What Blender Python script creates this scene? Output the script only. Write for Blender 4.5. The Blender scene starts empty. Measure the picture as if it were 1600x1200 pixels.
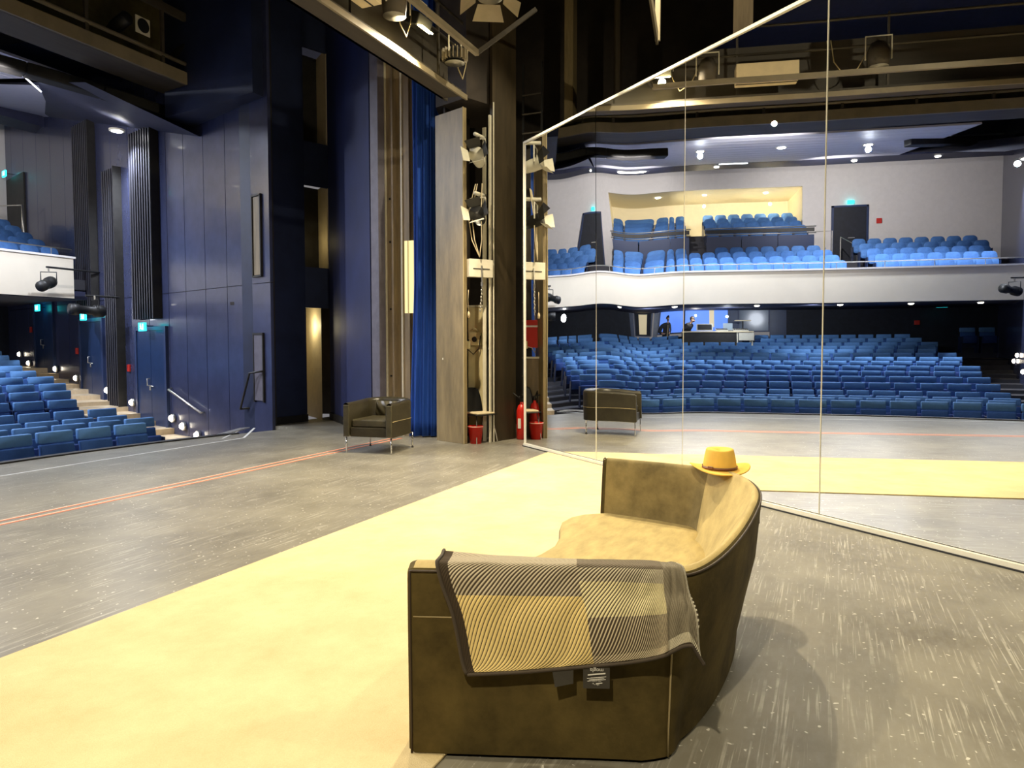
import bpy, math, random
from math import sin, cos, pi, radians, sqrt, exp, atan2
from mathutils import Vector, Matrix, noise

random.seed(4)
COL = bpy.context.scene.collection
SC = bpy.context.scene

# ------------------------------------------------------------------ materials
def mat(name, col, rough=.6, metal=0., var=0., vscale=6., bump=0., bscale=40., emit=None, estr=0., stretch=None, spec=.5, col2=None, detail=4., coat=0.):
    m = bpy.data.materials.new(name); m.use_nodes = True
    nt = m.node_tree; nd = nt.nodes; lk = nt.links
    b = nd['Principled BSDF']
    b.inputs['Base Color'].default_value = (*col, 1)
    b.inputs['Roughness'].default_value = rough
    b.inputs['Metallic'].default_value = metal
    b.inputs['Specular IOR Level'].default_value = spec
    b.inputs['Coat Weight'].default_value = coat
    if emit:
        b.inputs['Emission Color'].default_value = (*emit, 1)
        b.inputs['Emission Strength'].default_value = estr
    tc = nd.new('ShaderNodeTexCoord'); src = tc.outputs['Object']
    if stretch:
        mp = nd.new('ShaderNodeMapping'); mp.inputs['Scale'].default_value = stretch
        lk.new(src, mp.inputs[0]); src = mp.outputs[0]
    if var > 0 or col2:
        n = nd.new('ShaderNodeTexNoise'); n.inputs['Scale'].default_value = vscale; n.inputs['Detail'].default_value = detail
        n.inputs['Roughness'].default_value = .65
        lk.new(src, n.inputs['Vector'])
        r = nd.new('ShaderNodeValToRGB')
        r.color_ramp.elements[0].position = .32; r.color_ramp.elements[1].position = .68
        c2 = col2 or tuple(min(1, c * (1 + var)) for c in col)
        c1 = col if col2 else tuple(c * (1 - var) for c in col)
        r.color_ramp.elements[0].color = (*c1, 1); r.color_ramp.elements[1].color = (*c2, 1)
        lk.new(n.outputs[0], r.inputs[0]); lk.new(r.outputs[0], b.inputs['Base Color'])
    if bump > 0:
        n2 = nd.new('ShaderNodeTexNoise'); n2.inputs['Scale'].default_value = bscale; n2.inputs['Detail'].default_value = 3
        lk.new(src, n2.inputs['Vector'])
        bp = nd.new('ShaderNodeBump'); bp.inputs['Strength'].default_value = bump; bp.inputs['Distance'].default_value = .01
        lk.new(n2.outputs[0], bp.inputs['Height']); lk.new(bp.outputs[0], b.inputs['Normal'])
    return m

M = {}
M['black'] = mat('black paint', (.012, .011, .010), .6, var=.4)
M['blackwall'] = mat('dark brown stage wall', (.030, .022, .016), .75, var=.5, vscale=1.2)
M['bluewall'] = mat('blue lacquered wall', (.044, .052, .110), .27, var=.12, vscale=2.5, spec=.5, coat=.15)
M['portal'] = mat('dark blue portal paint', (.016, .024, .065), .55, var=.25, vscale=1.5)
M['navy'] = mat('navy ceiling paint', (.035, .04, .085), .6, var=.15)
M['greypost'] = mat('grey violet paint', (.13, .12, .15), .6, var=.15)
M['steel'] = mat('weathered steel column', (.26, .20, .12), .5, var=.25, vscale=3, stretch=(4, 4, .5))
M['cream'] = mat('cream paint', (.74, .62, .40), .6, var=.06)
M['cream_glow'] = mat('self-glowing yellow', (.85, .72, .33), .5, emit=(1., .8, .35), estr=.55)  # glow put into the colour; on the curtain-side panel it imitates falling light
M['timber'] = mat('scuffed dark timber panel', (.23, .175, .085), .45, var=.28, vscale=2.2, bump=.1, stretch=(3, 3, .6))
M['timber_dark'] = mat('dark timber panel', (.050, .036, .018), .55, var=.3, vscale=2, stretch=(3, 3, .6))
M['curtain'] = mat('blue velvet curtain', (.012, .075, .42), .75, var=.2, vscale=5, stretch=(6, 6, .4))
M['chrome'] = mat('chrome', (.8, .8, .8), .18, metal=1)
M['metal'] = mat('bare metal', (.62, .60, .55), .35, metal=.9, var=.1)
M['whitemetal'] = mat('pale metal paint', (.72, .68, .55), .45, var=.08)
M['leather'] = mat('dark leather', (.032, .027, .014), .32, var=.3, vscale=5, bump=.15, bscale=60)
M['leather_lt'] = mat('worn leather', (.062, .054, .030), .35, var=.35, vscale=6, bump=.2, bscale=30)
M['nubuck'] = mat('olive tan nubuck', (.090, .066, .020), .85, var=.42, vscale=4.0, bump=.12, bscale=90, spec=.2, detail=6)  # same leather as below, shade of the sofa's outer faces put in
M['nubuck_lit'] = mat('pale tan nubuck', (.44, .34, .14), .8, var=.16, vscale=5, bump=.15, bscale=70, spec=.2, stretch=(1, 3, 1))  # same leather, brightness of the lit faces put into the colour
M['nubuck_half_lit'] = mat('mid tan nubuck', (.22, .17, .070), .85, var=.35, vscale=5, bump=.12, bscale=90, spec=.2, detail=6)  # same leather, half-shade of the far arm's inside put in
M['piping'] = mat('brown piping', (.045, .028, .014), .6)
M['seam'] = mat('pale seam', (.40, .32, .16), .7)
M['felt'] = mat('mustard felt', (.80, .50, .10), .9, var=.08, bump=.1, bscale=120, spec=.15)
M['band'] = mat('brown leather hat band', (.16, .06, .03), .5)
M['hem'] = mat('dark woven hem', (.060, .045, .030), .85, bump=.2, bscale=200)
M['tag'] = mat('charcoal care tag', (.05, .045, .035), .6)
M['letter'] = mat('white print', (.85, .83, .75), .6)
M['seat'] = mat('blue seat fabric', (.040, .112, .35), .8, var=.12, vscale=8, spec=.25)
M['seat_lt'] = mat('light blue head roll', (.105, .26, .56), .7, var=.12, vscale=8, spec=.3)
M['seat_dk'] = mat('dark blue seat shell', (.008, .022, .075), .5)
M['seat_pad_m'] = mat('deep blue seat pad', (.016, .055, .24), .7, var=.1)
M['bseat'] = mat('balcony seat fabric', (.060, .16, .40), .75, var=.18, vscale=7, spec=.25)
M['whitewall'] = mat('white plaster', (.80, .77, .76), .7, var=.03)
M['fascia'] = mat('cream balcony plaster', (.82, .75, .62), .6, var=.03, vscale=1.5)
M['niche'] = mat('warm white plaster', (.86, .78, .58), .7, var=.03)
M['plank'] = mat('pale ceiling board', (.62, .62, .72), .6, var=.04)
M['rearwall'] = mat('rear wall near black', (.010, .013, .024), .6, var=.3)
M['glassblue'] = mat('lit booth glass', (.06, .14, .42), .5, emit=(.12, .27, .95), estr=.8)
M['glassdim'] = mat('dim booth glass', (.10, .13, .19), .15, emit=(.3, .4, .55), estr=.06)
M['boothwarm'] = mat('warm booth interior', (.7, .6, .4), .5, emit=(.9, .75, .45), estr=.35)
M['wood'] = mat('pale wood step', (.62, .50, .34), .5, var=.12, vscale=3, stretch=(1, 8, 1))
M['darkfloor'] = mat('dark house floor', (.04, .04, .05), .7)
M['door'] = mat('blue door', (.018, .040, .110), .32, var=.12)
M['doorframe'] = mat('dark blue door frame', (.03, .05, .13), .4)
M['slat'] = mat('black acoustic slat', (.016, .016, .022), .5, var=.2, stretch=(1, 1, .3))
M['slat_lit'] = mat('slat lit edge', (.055, .055, .072), .45)  # rib fronts coloured lighter in place of falling light
M['exit'] = mat('cyan exit light', (.05, .6, .6), .4, emit=(.02, .75, .80), estr=2.2)
M['exitmark'] = mat('pale exit pictogram', (.8, 1, 1), .4, emit=(.6, 1, 1), estr=2.5)
M['lamp'] = mat('aisle lamp glow', (1, .9, .7), .5, emit=(1., .88, .68), estr=14)
M['downlight'] = mat('downlight glow', (1, 1, 1), .5, emit=(.95, .97, 1.), estr=25)
M['smalllight'] = mat('small downlight glow', (1, 1, .95), .5, emit=(1., .95, .8), estr=8)
M['tube'] = mat('fluorescent tube', (1, 1, 1), .5, emit=(.9, .95, 1.), estr=3)
M['flood'] = mat('flood glow', (1, .9, .5), .5, emit=(1., .80, .36), estr=60)
M['lampoff'] = mat('dull lens', (.35, .33, .27), .25)
M['brownlens'] = mat('brown lens', (.12, .045, .03), .15)
M['bridge'] = mat('bridge paint', (.060, .050, .036), .6, var=.22, vscale=2, stretch=(.4, 3, 3))
M['bridge_lt'] = mat('bridge edge paint', (.24, .20, .13), .5, var=.15, vscale=2)
M['olive'] = mat('olive bridge paint', (.10, .085, .035), .55, var=.3, vscale=3)
M['red'] = mat('red enamel', (.62, .020, .012), .3, var=.08)
M['redsign'] = mat('red sign board', (.62, .03, .02), .5)
M['yellowdev'] = mat('cream enamel', (.78, .68, .40), .4, var=.05)
M['rubber'] = mat('black rubber', (.012, .012, .012), .5)
M['orange'] = mat('orange tape', (.85, .22, .10), .6)
M['pink'] = mat('pale tape', (.90, .66, .50), .6)
M['whitetape'] = mat('white tape', (.72, .72, .68), .6, var=.15, vscale=30)
M['skin'] = mat('skin', (.58, .36, .26), .6)
M['hair'] = mat('dark hair', (.03, .02, .015), .8)
M['jacket'] = mat('dark grey jacket', (.045, .045, .05), .85)
M['shirt'] = mat('beige shirt', (.35, .28, .17), .85)
M['trousers'] = mat('dark trousers', (.02, .022, .03), .85)
M['paper'] = mat('paper', (.8, .8, .85), .7)
M['monitor'] = mat('monitor glow', (.2, .25, .3), .2, emit=(.4, .5, .6), estr=.4)

def floor_material():
    m = bpy.data.materials.new('scuffed grey stage floor'); m.use_nodes = True
    nt = m.node_tree; nd = nt.nodes; lk = nt.links; b = nd['Principled BSDF']
    tc = nd.new('ShaderNodeTexCoord')
    def nz(scale, detail, st=None, rot=0., dist=0.):
        mp = nd.new('ShaderNodeMapping'); mp.inputs['Scale'].default_value = st or (1, 1, 1); mp.inputs['Rotation'].default_value = (0, 0, rot)
        lk.new(tc.outputs['Object'], mp.inputs[0])
        n = nd.new('ShaderNodeTexNoise'); n.inputs['Scale'].default_value = scale; n.inputs['Detail'].default_value = detail; n.inputs['Distortion'].default_value = dist
        n.inputs['Roughness'].default_value = .65
        lk.new(mp.outputs[0], n.inputs['Vector']); return n
    def ramp(n, a, c1, bb, c2):
        r = nd.new('ShaderNodeValToRGB'); r.color_ramp.elements[0].position = a; r.color_ramp.elements[1].position = bb
        r.color_ramp.elements[0].color = (*c1, 1); r.color_ramp.elements[1].color = (*c2, 1); lk.new(n.outputs[0], r.inputs[0]); return r
    def mix(fac, c1, c2):
        x = nd.new('ShaderNodeMixRGB'); lk.new(fac, x.inputs[0])
        for k, c in ((1, c1), (2, c2)):
            if isinstance(c, tuple): x.inputs[k].default_value = (*c, 1)
            else: lk.new(c, x.inputs[k])
        return x.outputs[0]
    base = ramp(nz(1.1, 8), .3, (.140, .128, .098), .72, (.28, .26, .20)).outputs[0]
    fine = ramp(nz(9, 8, (1, 3, 1), .4), .45, (0, 0, 0), .75, (.45, .45, .45))
    c = mix(fine.outputs[0], base, (.27, .26, .22))
    cloud = ramp(nz(2.6, 6), .42, (0, 0, 0), .62, (1, 1, 1)).outputs[0]
    for rot, sc, st in ((.5, 5.0, (.25, 9, 1)), (1.45, 4.2, (.25, 9, 1)), (2.3, 5.5, (.3, 10, 1)), (.95, 7, (.2, 9, 1))):
        s = ramp(nz(sc, 2, st, rot, .25), .615, (0, 0, 0), .66, (.60, .60, .60))
        mu = nd.new('ShaderNodeMath'); mu.operation = 'MULTIPLY'; lk.new(s.outputs[0], mu.inputs[0]); lk.new(cloud, mu.inputs[1])
        c = mix(mu.outputs[0], c, (.52, .50, .42))
    sp = ramp(nz(30, 1), .70, (0, 0, 0), .73, (1, 1, 1)); c = mix(sp.outputs[0], c, (.62, .60, .52))
    lk.new(c, b.inputs['Base Color'])
    b.inputs['Roughness'].default_value = .36
    return m
M['floor'] = floor_material()

def carpet_material():
    m = mat('pale yellow carpet', (.60, .46, .22), .95, bump=.5, bscale=260, spec=.1)
    nt = m.node_tree; nd = nt.nodes; lk = nt.links; b = nd['Principled BSDF']
    tc = nd.new('ShaderNodeTexCoord')
    n = nd.new('ShaderNodeTexNoise'); n.inputs['Scale'].default_value = 2.3; n.inputs['Detail'].default_value = 8; n.inputs['Roughness'].default_value = .7
    n3 = nd.new('ShaderNodeTexNoise'); n3.inputs['Scale'].default_value = 150; n3.inputs['Detail'].default_value = 2
    lk.new(tc.outputs['Object'], n.inputs['Vector']); lk.new(tc.outputs['Object'], n3.inputs['Vector'])
    ad = nd.new('ShaderNodeMath'); ad.operation = 'MULTIPLY_ADD'; ad.inputs[1].default_value = .35; lk.new(n3.outputs[0], ad.inputs[0]); lk.new(n.outputs[0], ad.inputs[2])
    r = nd.new('ShaderNodeValToRGB'); r.color_ramp.elements[0].position = .45; r.color_ramp.elements[1].position = .85
    r.color_ramp.elements[0].color = (.60, .475, .25, 1); r.color_ramp.elements[1].color = (.73, .60, .34, 1)
    lk.new(ad.outputs[0], r.inputs[0]); lk.new(r.outputs[0], b.inputs['Base Color'])
    return m
M['carpet'] = carpet_material()

def mirror_material():
    m = bpy.data.materials.new('mirror foil'); m.use_nodes = True
    b = m.node_tree.nodes['Principled BSDF']
    b.inputs['Base Color'].default_value = (.93, .93, .91, 1); b.inputs['Metallic'].default_value = 1; b.inputs['Roughness'].default_value = 0.0
    return m
M['mirror'] = mirror_material()

def blanket_material():
    m = bpy.data.materials.new('striped woven blanket'); m.use_nodes = True
    nt = m.node_tree; nd = nt.nodes; lk = nt.links; b = nd['Principled BSDF']
    b.inputs['Roughness'].default_value = .95; b.inputs['Specular IOR Level'].default_value = .1
    uv = nd.new('ShaderNodeUVMap'); uv.uv_map = 'UVMap'
    sep = nd.new('ShaderNodeSeparateXYZ'); lk.new(uv.outputs[0], sep.inputs[0])
    def math(op, a, bb=None, c=None):
        n = nd.new('ShaderNodeMath'); n.operation = op
        for k, v in enumerate((a, bb, c)):
            if v is None: continue
            if isinstance(v, (int, float)): n.inputs[k].default_value = v
            else: lk.new(v, n.inputs[k])
        return n.outputs[0]
    X, Y = sep.outputs[0], sep.outputs[1]
    # checks: columns of patches (3 wide), rows (3), plus one band of painted shade
    def step(v, t): return math('GREATER_THAN', v, t)
    def mixc(f, a, c):
        x = nd.new('ShaderNodeMixRGB'); lk.new(f, x.inputs[0])
        for k, q in ((1, a), (2, c)):
            if isinstance(q, tuple): x.inputs[k].default_value = (*q, 1)
            else: lk.new(q, x.inputs[k])
        return x.outputs[0]
    sum_ = math('ADD', math('MULTIPLY', X, 100), math('MULTIPLY', Y, 46))
    stripe = math('SINE', math('MULTIPLY', sum_, 2 * pi))
    light = (.70, .62, .44); dark = (.085, .065, .045); grey = (.27, .235, .18); yel = (.82, .64, .24)
    cx1 = step(X, .33); cx2 = step(X, .65); cx3 = step(X, .965)
    y1 = step(Y, .66); y2 = step(Y, .50); y3 = step(Y, .58); y4 = step(Y, .76); y5 = step(Y, .89); y6 = step(Y, .87)
    colA = mixc(y1, (.66, .58, .42), (.92, .72, .30))
    colB = mixc(y2, (.30, .26, .19), mixc(y3, (.70, .63, .46), mixc(y4, (.90, .80, .46), (.72, .62, .42))))
    colC = mixc(y6, (.42, .38, .27), (.80, .74, .55))
    g = mixc(cx3, mixc(cx2, mixc(cx1, colA, colB), colC), (.85, .80, .62))
    wA = math('MULTIPLY', y1, -.75)
    wB = math('ADD', .35, math('ADD', math('MULTIPLY', y2, -.45), math('ADD', math('MULTIPLY', y3, -.35), math('ADD', math('MULTIPLY', y4, .75), math('MULTIPLY', y5, -.7)))))  # low dark band of the middle column is shade painted into the stripes
    wC = math('ADD', .30, math('MULTIPLY', y6, -.55))
    w = math('ADD', wA, math('MULTIPLY', cx1, math('SUBTRACT', wB, wA)))
    w = math('ADD', w, math('MULTIPLY', cx2, math('SUBTRACT', wC, w)))
    d = math('LESS_THAN', stripe, w)
    c = mixc(d, g, dark)
    # border
    e = math('MAXIMUM', math('MAXIMUM', math('LESS_THAN', X, .035), math('GREATER_THAN', Y, .955)), math('LESS_THAN', Y, -.1))
    c = mixc(e, c, (.060, .045, .03))
    lk.new(c, b.inputs['Base Color'])
    bp = nd.new('ShaderNodeBump'); bp.inputs['Strength'].default_value = .4; bp.inputs['Distance'].default_value = .004
    lk.new(stripe, bp.inputs['Height']); lk.new(bp.outputs[0], b.inputs['Normal'])
    return m
M['blanket'] = blanket_material()

# ------------------------------------------------------------------ mesh builder
class MB:
    def __init__(s): s.v = []; s.f = []; s.m = []; s.uv = None
    def add(s, vs, fs, mi=0):
        o = len(s.v); s.v += [tuple(v) for v in vs]; s.f += [tuple(i + o for i in f) for f in fs]; s.m += [mi] * len(fs); return s
    def box(s, c, d, rz=0., mi=0, M4=None):
        x, y, z = d[0] / 2, d[1] / 2, d[2] / 2
        vs = [Vector((a * x, b * y, e * z)) for e in (-1, 1) for b in (-1, 1) for a in (-1, 1)]
        R = M4 if M4 is not None else Matrix.Rotation(rz, 3, 'Z')
        vs = [R @ v + Vector(c) for v in vs]
        return s.add(vs, [(0, 2, 3, 1), (4, 5, 7, 6), (0, 1, 5, 4), (2, 6, 7, 3), (0, 4, 6, 2), (1, 3, 7, 5)], mi)
    def bb(s, a, b, mi=0):
        return s.box([(a[i] + b[i]) / 2 for i in range(3)], [abs(a[i] - b[i]) for i in range(3)], mi=mi)
    def beam(s, a, b, w, h, mi=0, up=(0, 0, 1)):
        a = Vector(a); b = Vector(b); d = (b - a); L = d.length
        if L < 1e-6: return s
        y = d.normalized(); u = Vector(up)
        if abs(y.dot(u)) > .99: u = Vector((1, 0, 0))
        x = y.cross(u).normalized(); z = x.cross(y)
        R = Matrix((x, y, z)).transposed()
        return s.box((a + b) / 2, (w, L, h), mi=mi, M4=R)
    def tube(s, pts, r, n=8, mi=0, closed=False, cap=True):
        pts = [Vector(p) for p in pts]; N = len(pts); rings = []; o = len(s.v)
        prev = None
        for i, p in enumerate(pts):
            if closed: t = pts[(i + 1) % N] - pts[i - 1]
            else: t = pts[min(i + 1, N - 1)] - pts[max(i - 1, 0)]
            t.normalize()
            if prev is None:
                u = Vector((0, 0, 1)) if abs(t.z) < .9 else Vector((1, 0, 0)); x = t.cross(u).normalized()
            else:
                x = (prev - t * prev.dot(t)); x = x.normalized() if x.length > 1e-6 else t.orthogonal().normalized()
            prev = x; y = t.cross(x); rr = r[i] if isinstance(r, (list, tuple)) else r
            for k in range(n):
                a = 2 * pi * k / n; s.v.append(tuple(p + x * cos(a) * rr + y * sin(a) * rr))
        for i in range(N if closed else N - 1):
            j = (i + 1) % N
            for k in range(n):
                k2 = (k + 1) % n
                s.f.append((o + i * n + k, o + i * n + k2, o + j * n + k2, o + j * n + k)); s.m.append(mi)
        if cap and not closed:
            s.f.append(tuple(o + k for k in range(n))[::-1]); s.m.append(mi)
            s.f.append(tuple(o + (N - 1) * n + k for k in range(n))); s.m.append(mi)
        return s
    def lathe(s, prof, c=(0, 0, 0), n=20, mi=0, M4=None):
        o = len(s.v); c = Vector(c)
        for r, z in prof:
            for k in range(n):
                a = 2 * pi * k / n; p = Vector((r * cos(a), r * sin(a), z))
                if M4 is not None: p = M4 @ p
                s.v.append(tuple(p + c))
        for i in range(len(prof) - 1):
            for k in range(n):
                k2 = (k + 1) % n
                s.f.append((o + i * n + k, o + i * n + k2, o + (i + 1) * n + k2, o + (i + 1) * n + k)); s.m.append(mi)
        for i, rev in ((0, True), (len(prof) - 1, False)):
            if prof[i][0] > 1e-4:
                t = tuple(o + i * n + k for k in range(n)); s.f.append(t[::-1] if rev else t); s.m.append(mi)
        return s
    def prism(s, poly, z0, z1, mi=0):
        n = len(poly); vs = [(x, y, z0) for x, y in poly] + [(x, y, z1) for x, y in poly]
        fs = [tuple(range(n))[::-1], tuple(range(n, 2 * n))] + [(i, (i + 1) % n, n + (i + 1) % n, n + i) for i in range(n)]
        return s.add(vs, fs, mi)
    def grid(s, fn, nu, nv, mi=0):
        o = len(s.v)
        for j in range(nv + 1):
            for i in range(nu + 1): s.v.append(tuple(fn(i / nu, j / nv)))
        for j in range(nv):
            for i in range(nu):
                a = o + j * (nu + 1) + i; s.f.append((a, a + 1, a + nu + 2, a + nu + 1)); s.m.append(mi)
        return s
    def shift(s, d):
        s.v = [(x - d[0], y - d[1], z - d[2]) for x, y, z in s.v]; return s
    def mesh(s, name, mats, smooth=False):
        me = bpy.data.meshes.new(name); me.from_pydata(s.v, [], s.f)
        for m in (mats if isinstance(mats, (list, tuple)) else [mats]): me.materials.append(M[m] if isinstance(m, str) else m)
        for i, p in enumerate(me.polygons):
            p.material_index = s.m[i]; p.use_smooth = smooth
        me.update(); return me
    def build(s, name, mats, parent=None, smooth=False, bevel=0., seg=2, world=True, subsurf=0, solid=0., angle=None):
        if parent is not None and world: s.shift(parent.location)
        o = bpy.data.objects.new(name, s.mesh(name, mats, smooth or bevel > 0)); COL.objects.link(o)
        if parent is not None: o.parent = parent
        if solid:
            md = o.modifiers.new('thick', 'SOLIDIFY'); md.thickness = solid
        if bevel:
            md = o.modifiers.new('bevel', 'BEVEL'); md.width = bevel; md.segments = seg; md.limit_method = 'ANGLE'; md.angle_limit = radians(angle or 35)
            md.harden_normals = False
            w = o.modifiers.new('wn', 'WEIGHTED_NORMAL'); w.keep_sharp = True
        if subsurf:
            md = o.modifiers.new('sub', 'SUBSURF'); md.levels = subsurf; md.render_levels = subsurf
        return o

def tag(o, label, cat, group=None, kind=None):
    o['label'] = label; o['category'] = cat
    if group: o['group'] = group
    if kind: o['kind'] = kind
    return o
def thing(name, label, cat, loc=(0, 0, 0), rz=0., group=None):
    o = bpy.data.objects.new(name, None); COL.objects.link(o); o.empty_display_size = .1
    o.location = loc; o.rotation_euler = (0, 0, rz)
    return tag(o, label, cat, group)
def struct(mb, name, mats, **k):
    o = mb.build(name, mats, **k); o['kind'] = 'structure'; return o
ORD = ['first', 'second', 'third', 'fourth', 'fifth', 'sixth', 'seventh', 'eighth', 'ninth', 'tenth', 'eleventh', 'twelfth', 'thirteenth', 'fourteenth', 'fifteenth', 'sixteenth', 'seventeenth', 'eighteenth', 'nineteenth', 'twentieth', 'twenty-first', 'twenty-second', 'twenty-third', 'twenty-fourth', 'twenty-fifth', 'twenty-sixth', 'twenty-seventh', 'twenty-eighth', 'twenty-ninth', 'thirtieth']

# ------------------------------------------------------------------ layout: x runs along the stage edge, y into the house, z up from the stage floor
def edge_y(x): return 9.62 - .035 * (x - 6.2) ** 2
def wallR(y): return 10.9 + .335 * (y - 9.9)     # side wall with the doors
def wallL(y): return .1 - .31 * (y - 9.9)        # opposite side wall
MDIR = Vector((-.6300, -.7766, 0)); P0 = Vector((10.137, 4.163, 0)); MN = Vector((-.7766, .6300, 0))
def mpt(s, z=0., off=0.):
    return P0 + MDIR * s + MN * off + Vector((0, 0, z))

# ------------------------------------------------------------------ camera
cam = bpy.data.cameras.new('camera'); co = bpy.data.objects.new('camera', cam); COL.objects.link(co)
co.location = (0, 0, 1.5); co.rotation_euler = (radians(90 - 2.985), 0, radians(23.36 - 90))
cam.sensor_width = 36; cam.lens = 1150.9 / 1600 * 36; cam.clip_end = 200; cam.clip_start = .05
SC.camera = co

# ------------------------------------------------------------------ stage
def build_stage():
    N = 44; xs = [-6 + (10.75 + 6) * i / N for i in range(N + 1)]
    poly = [(x, edge_y(x)) for x in xs] + [(10.85, 9.7), (14, 9.7), (14, -7), (-6, -7)]
    poly = poly[::-1]
    struct(MB().prism(poly, -.09, 0), 'floor', 'floor')
    mb = MB()
    for a, b in zip(xs[:-1], xs[1:]):
        mb.add([(a, edge_y(a) - .0, -1.1), (b, edge_y(b), -1.1), (b, edge_y(b), -.09), (a, edge_y(a), -.09)], [(0, 1, 2, 3)])
        if b < 9.95: mb.beam((a, edge_y(a) + .04, -.02), (b, edge_y(b) + .04, -.02), .13, .08)
    struct(mb, 'trim_stage_edge', 'black')
    # carpet strip up to the mirror
    def mx(y): return P0.x + (y - P0.y) / MDIR.y * MDIR.x - .06
    poly = [(-4, 1.26), (mx(1.26), 1.26), (mx(3.61), 3.61), (-4, 3.61)]
    tag(MB().prism(poly, .001, .012).build('carpet', 'carpet', bevel=.004), 'pale yellow carpet strip laid across the grey stage floor up to the mirror', 'carpet')
    # marking tapes
    def strip(pts, w, z, name, m, label, grp=None):
        mb = MB()
        for a, b in zip(pts[:-1], pts[1:]):
            mb.beam((*a, z), (*b, z), w, .0016)
        return tag(mb.build(name, m), label, 'tape', grp)
    strip([(-5, 6.35), (10.2, 6.35)], .028, .002, 'marking_tape', 'orange', 'orange floor tape, the line of the pair nearer the carpet')
    strip([(-5, 6.49), (10.2, 6.49)], .022, .002, 'marking_tape', 'orange', 'orange floor tape, the line of the pair nearer the seats')
    strip([(-5, 6.371), (10.2, 6.371)], .012, .003, 'marking_tape', 'pink', 'pale tape running along the orange line nearer the carpet')
    strip([(-5, 6.507), (10.2, 6.507)], .012, .003, 'marking_tape', 'pink', 'pale tape running along the orange line nearer the seats')
    strip([(-5 + i * .6, 8.74 - .004 * (-5 + i * .6 - 7) ** 2) for i in range(24)] + [(9.2, 8.72)], .035, .002, 'marking_tape', 'whitetape', 'white tape line running parallel to the curved stage edge')
    strip([(9.2, 8.72), (10.55, 10.0)][:2] if False else [(9.2, 8.72), (10.4, 9.6)], .04, .002, 'marking_tape', 'whitetape', 'white tape from the line\'s end slanting towards the side wall')
    strip([(9.0, 8.98), (10.1, 9.62)], .03, .002, 'marking_tape', 'whitetape', 'short white tape slanting beside the metal step plate')
    mb = MB(); mb.prism([(9.15, 9.34), (9.35, 9.3), (10.35, 9.66), (10.2, 9.75)], .001, .02)
    tag(mb.build('step_plate', 'metal'), 'blue-grey metal plate at the stage corner above the side steps', 'step plate')
    mb = MB(); mb.prism([(8.2, -4.6), (13.6, -4.6), (13.6, -6.8), (8.2, -6.8)], 0, .01)
build_stage()

# ------------------------------------------------------------------ mirror wall
def build_mirror():
    root = thing('mirror_wall', 'tall free-standing mirror wall of foil panels reflecting the auditorium', 'mirror', tuple(P0))
    H = 4.45; B = .055
    seams = [0, 1.884, 3.523, 5.283, 7.04, 8.75]
    def disp(s, z):
        w = exp(-((s - 1.9) / 1.35) ** 2)
        d = .0040 * w * (z - 1.9) * sin(2.5 * (s - 1.15))
        d += .0012 * w * sin(4.6 * s + 1.3 * z)
        d += .0085 * (.75 + .16 * z) * (1 - exp(-(s / .75) ** 1.6)) * (1 - min(1, max(0, s - 3.3) / 2))
        # slight forward lean
        return d + z * .0040
    for i in range(5):
        a, b = seams[i] + .006, seams[i + 1] - .006
        mb = MB(); mb.grid(lambda p, q: mpt(a + (b - a) * p, B + (H - B) * q, disp(a + (b - a) * p, B + (H - B) * q)), 60 if i < 3 else 30, 60)
        o = mb.build('mirror_panel', 'mirror', root, smooth=True)
    # seams, rails, back board
    mb = MB(); mb.beam(mpt(0, 0.03, .01), mpt(8.75, .03, .01), .05, .035); mb.build('bottom_rail', 'whitemetal', root)
    mb = MB(); mb.beam(mpt(-.01, .006, .015), mpt(8.75, .006, .015), .06, .012); mb.build('rail_foot', 'rubber', root)
    mb = MB(); mb.beam(mpt(0, H + .01, .02), mpt(8.75, H + .01, .02), .04, .03); mb.build('top_rail', 'whitemetal', root)
    mb = MB(); mb.beam(mpt(0, 0, .0), mpt(0, H + .02, .02), .03, .03); mb.build('side_rail', 'whitemetal', root)
    for s in seams[1:5]:
        mb = MB(); mb.beam(mpt(s, B, .003), mpt(s, H, .022), .009, .006); mb.build('seam_strip', 'whitemetal', root)
    mb = MB(); mb.add([mpt(0, 0, -.05), mpt(8.75, 0, -.05), mpt(8.75, H, -.05), mpt(0, H, -.05)], [(0, 1, 2, 3)]); mb.build('backing_board', 'black', root)
build_mirror()

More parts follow.
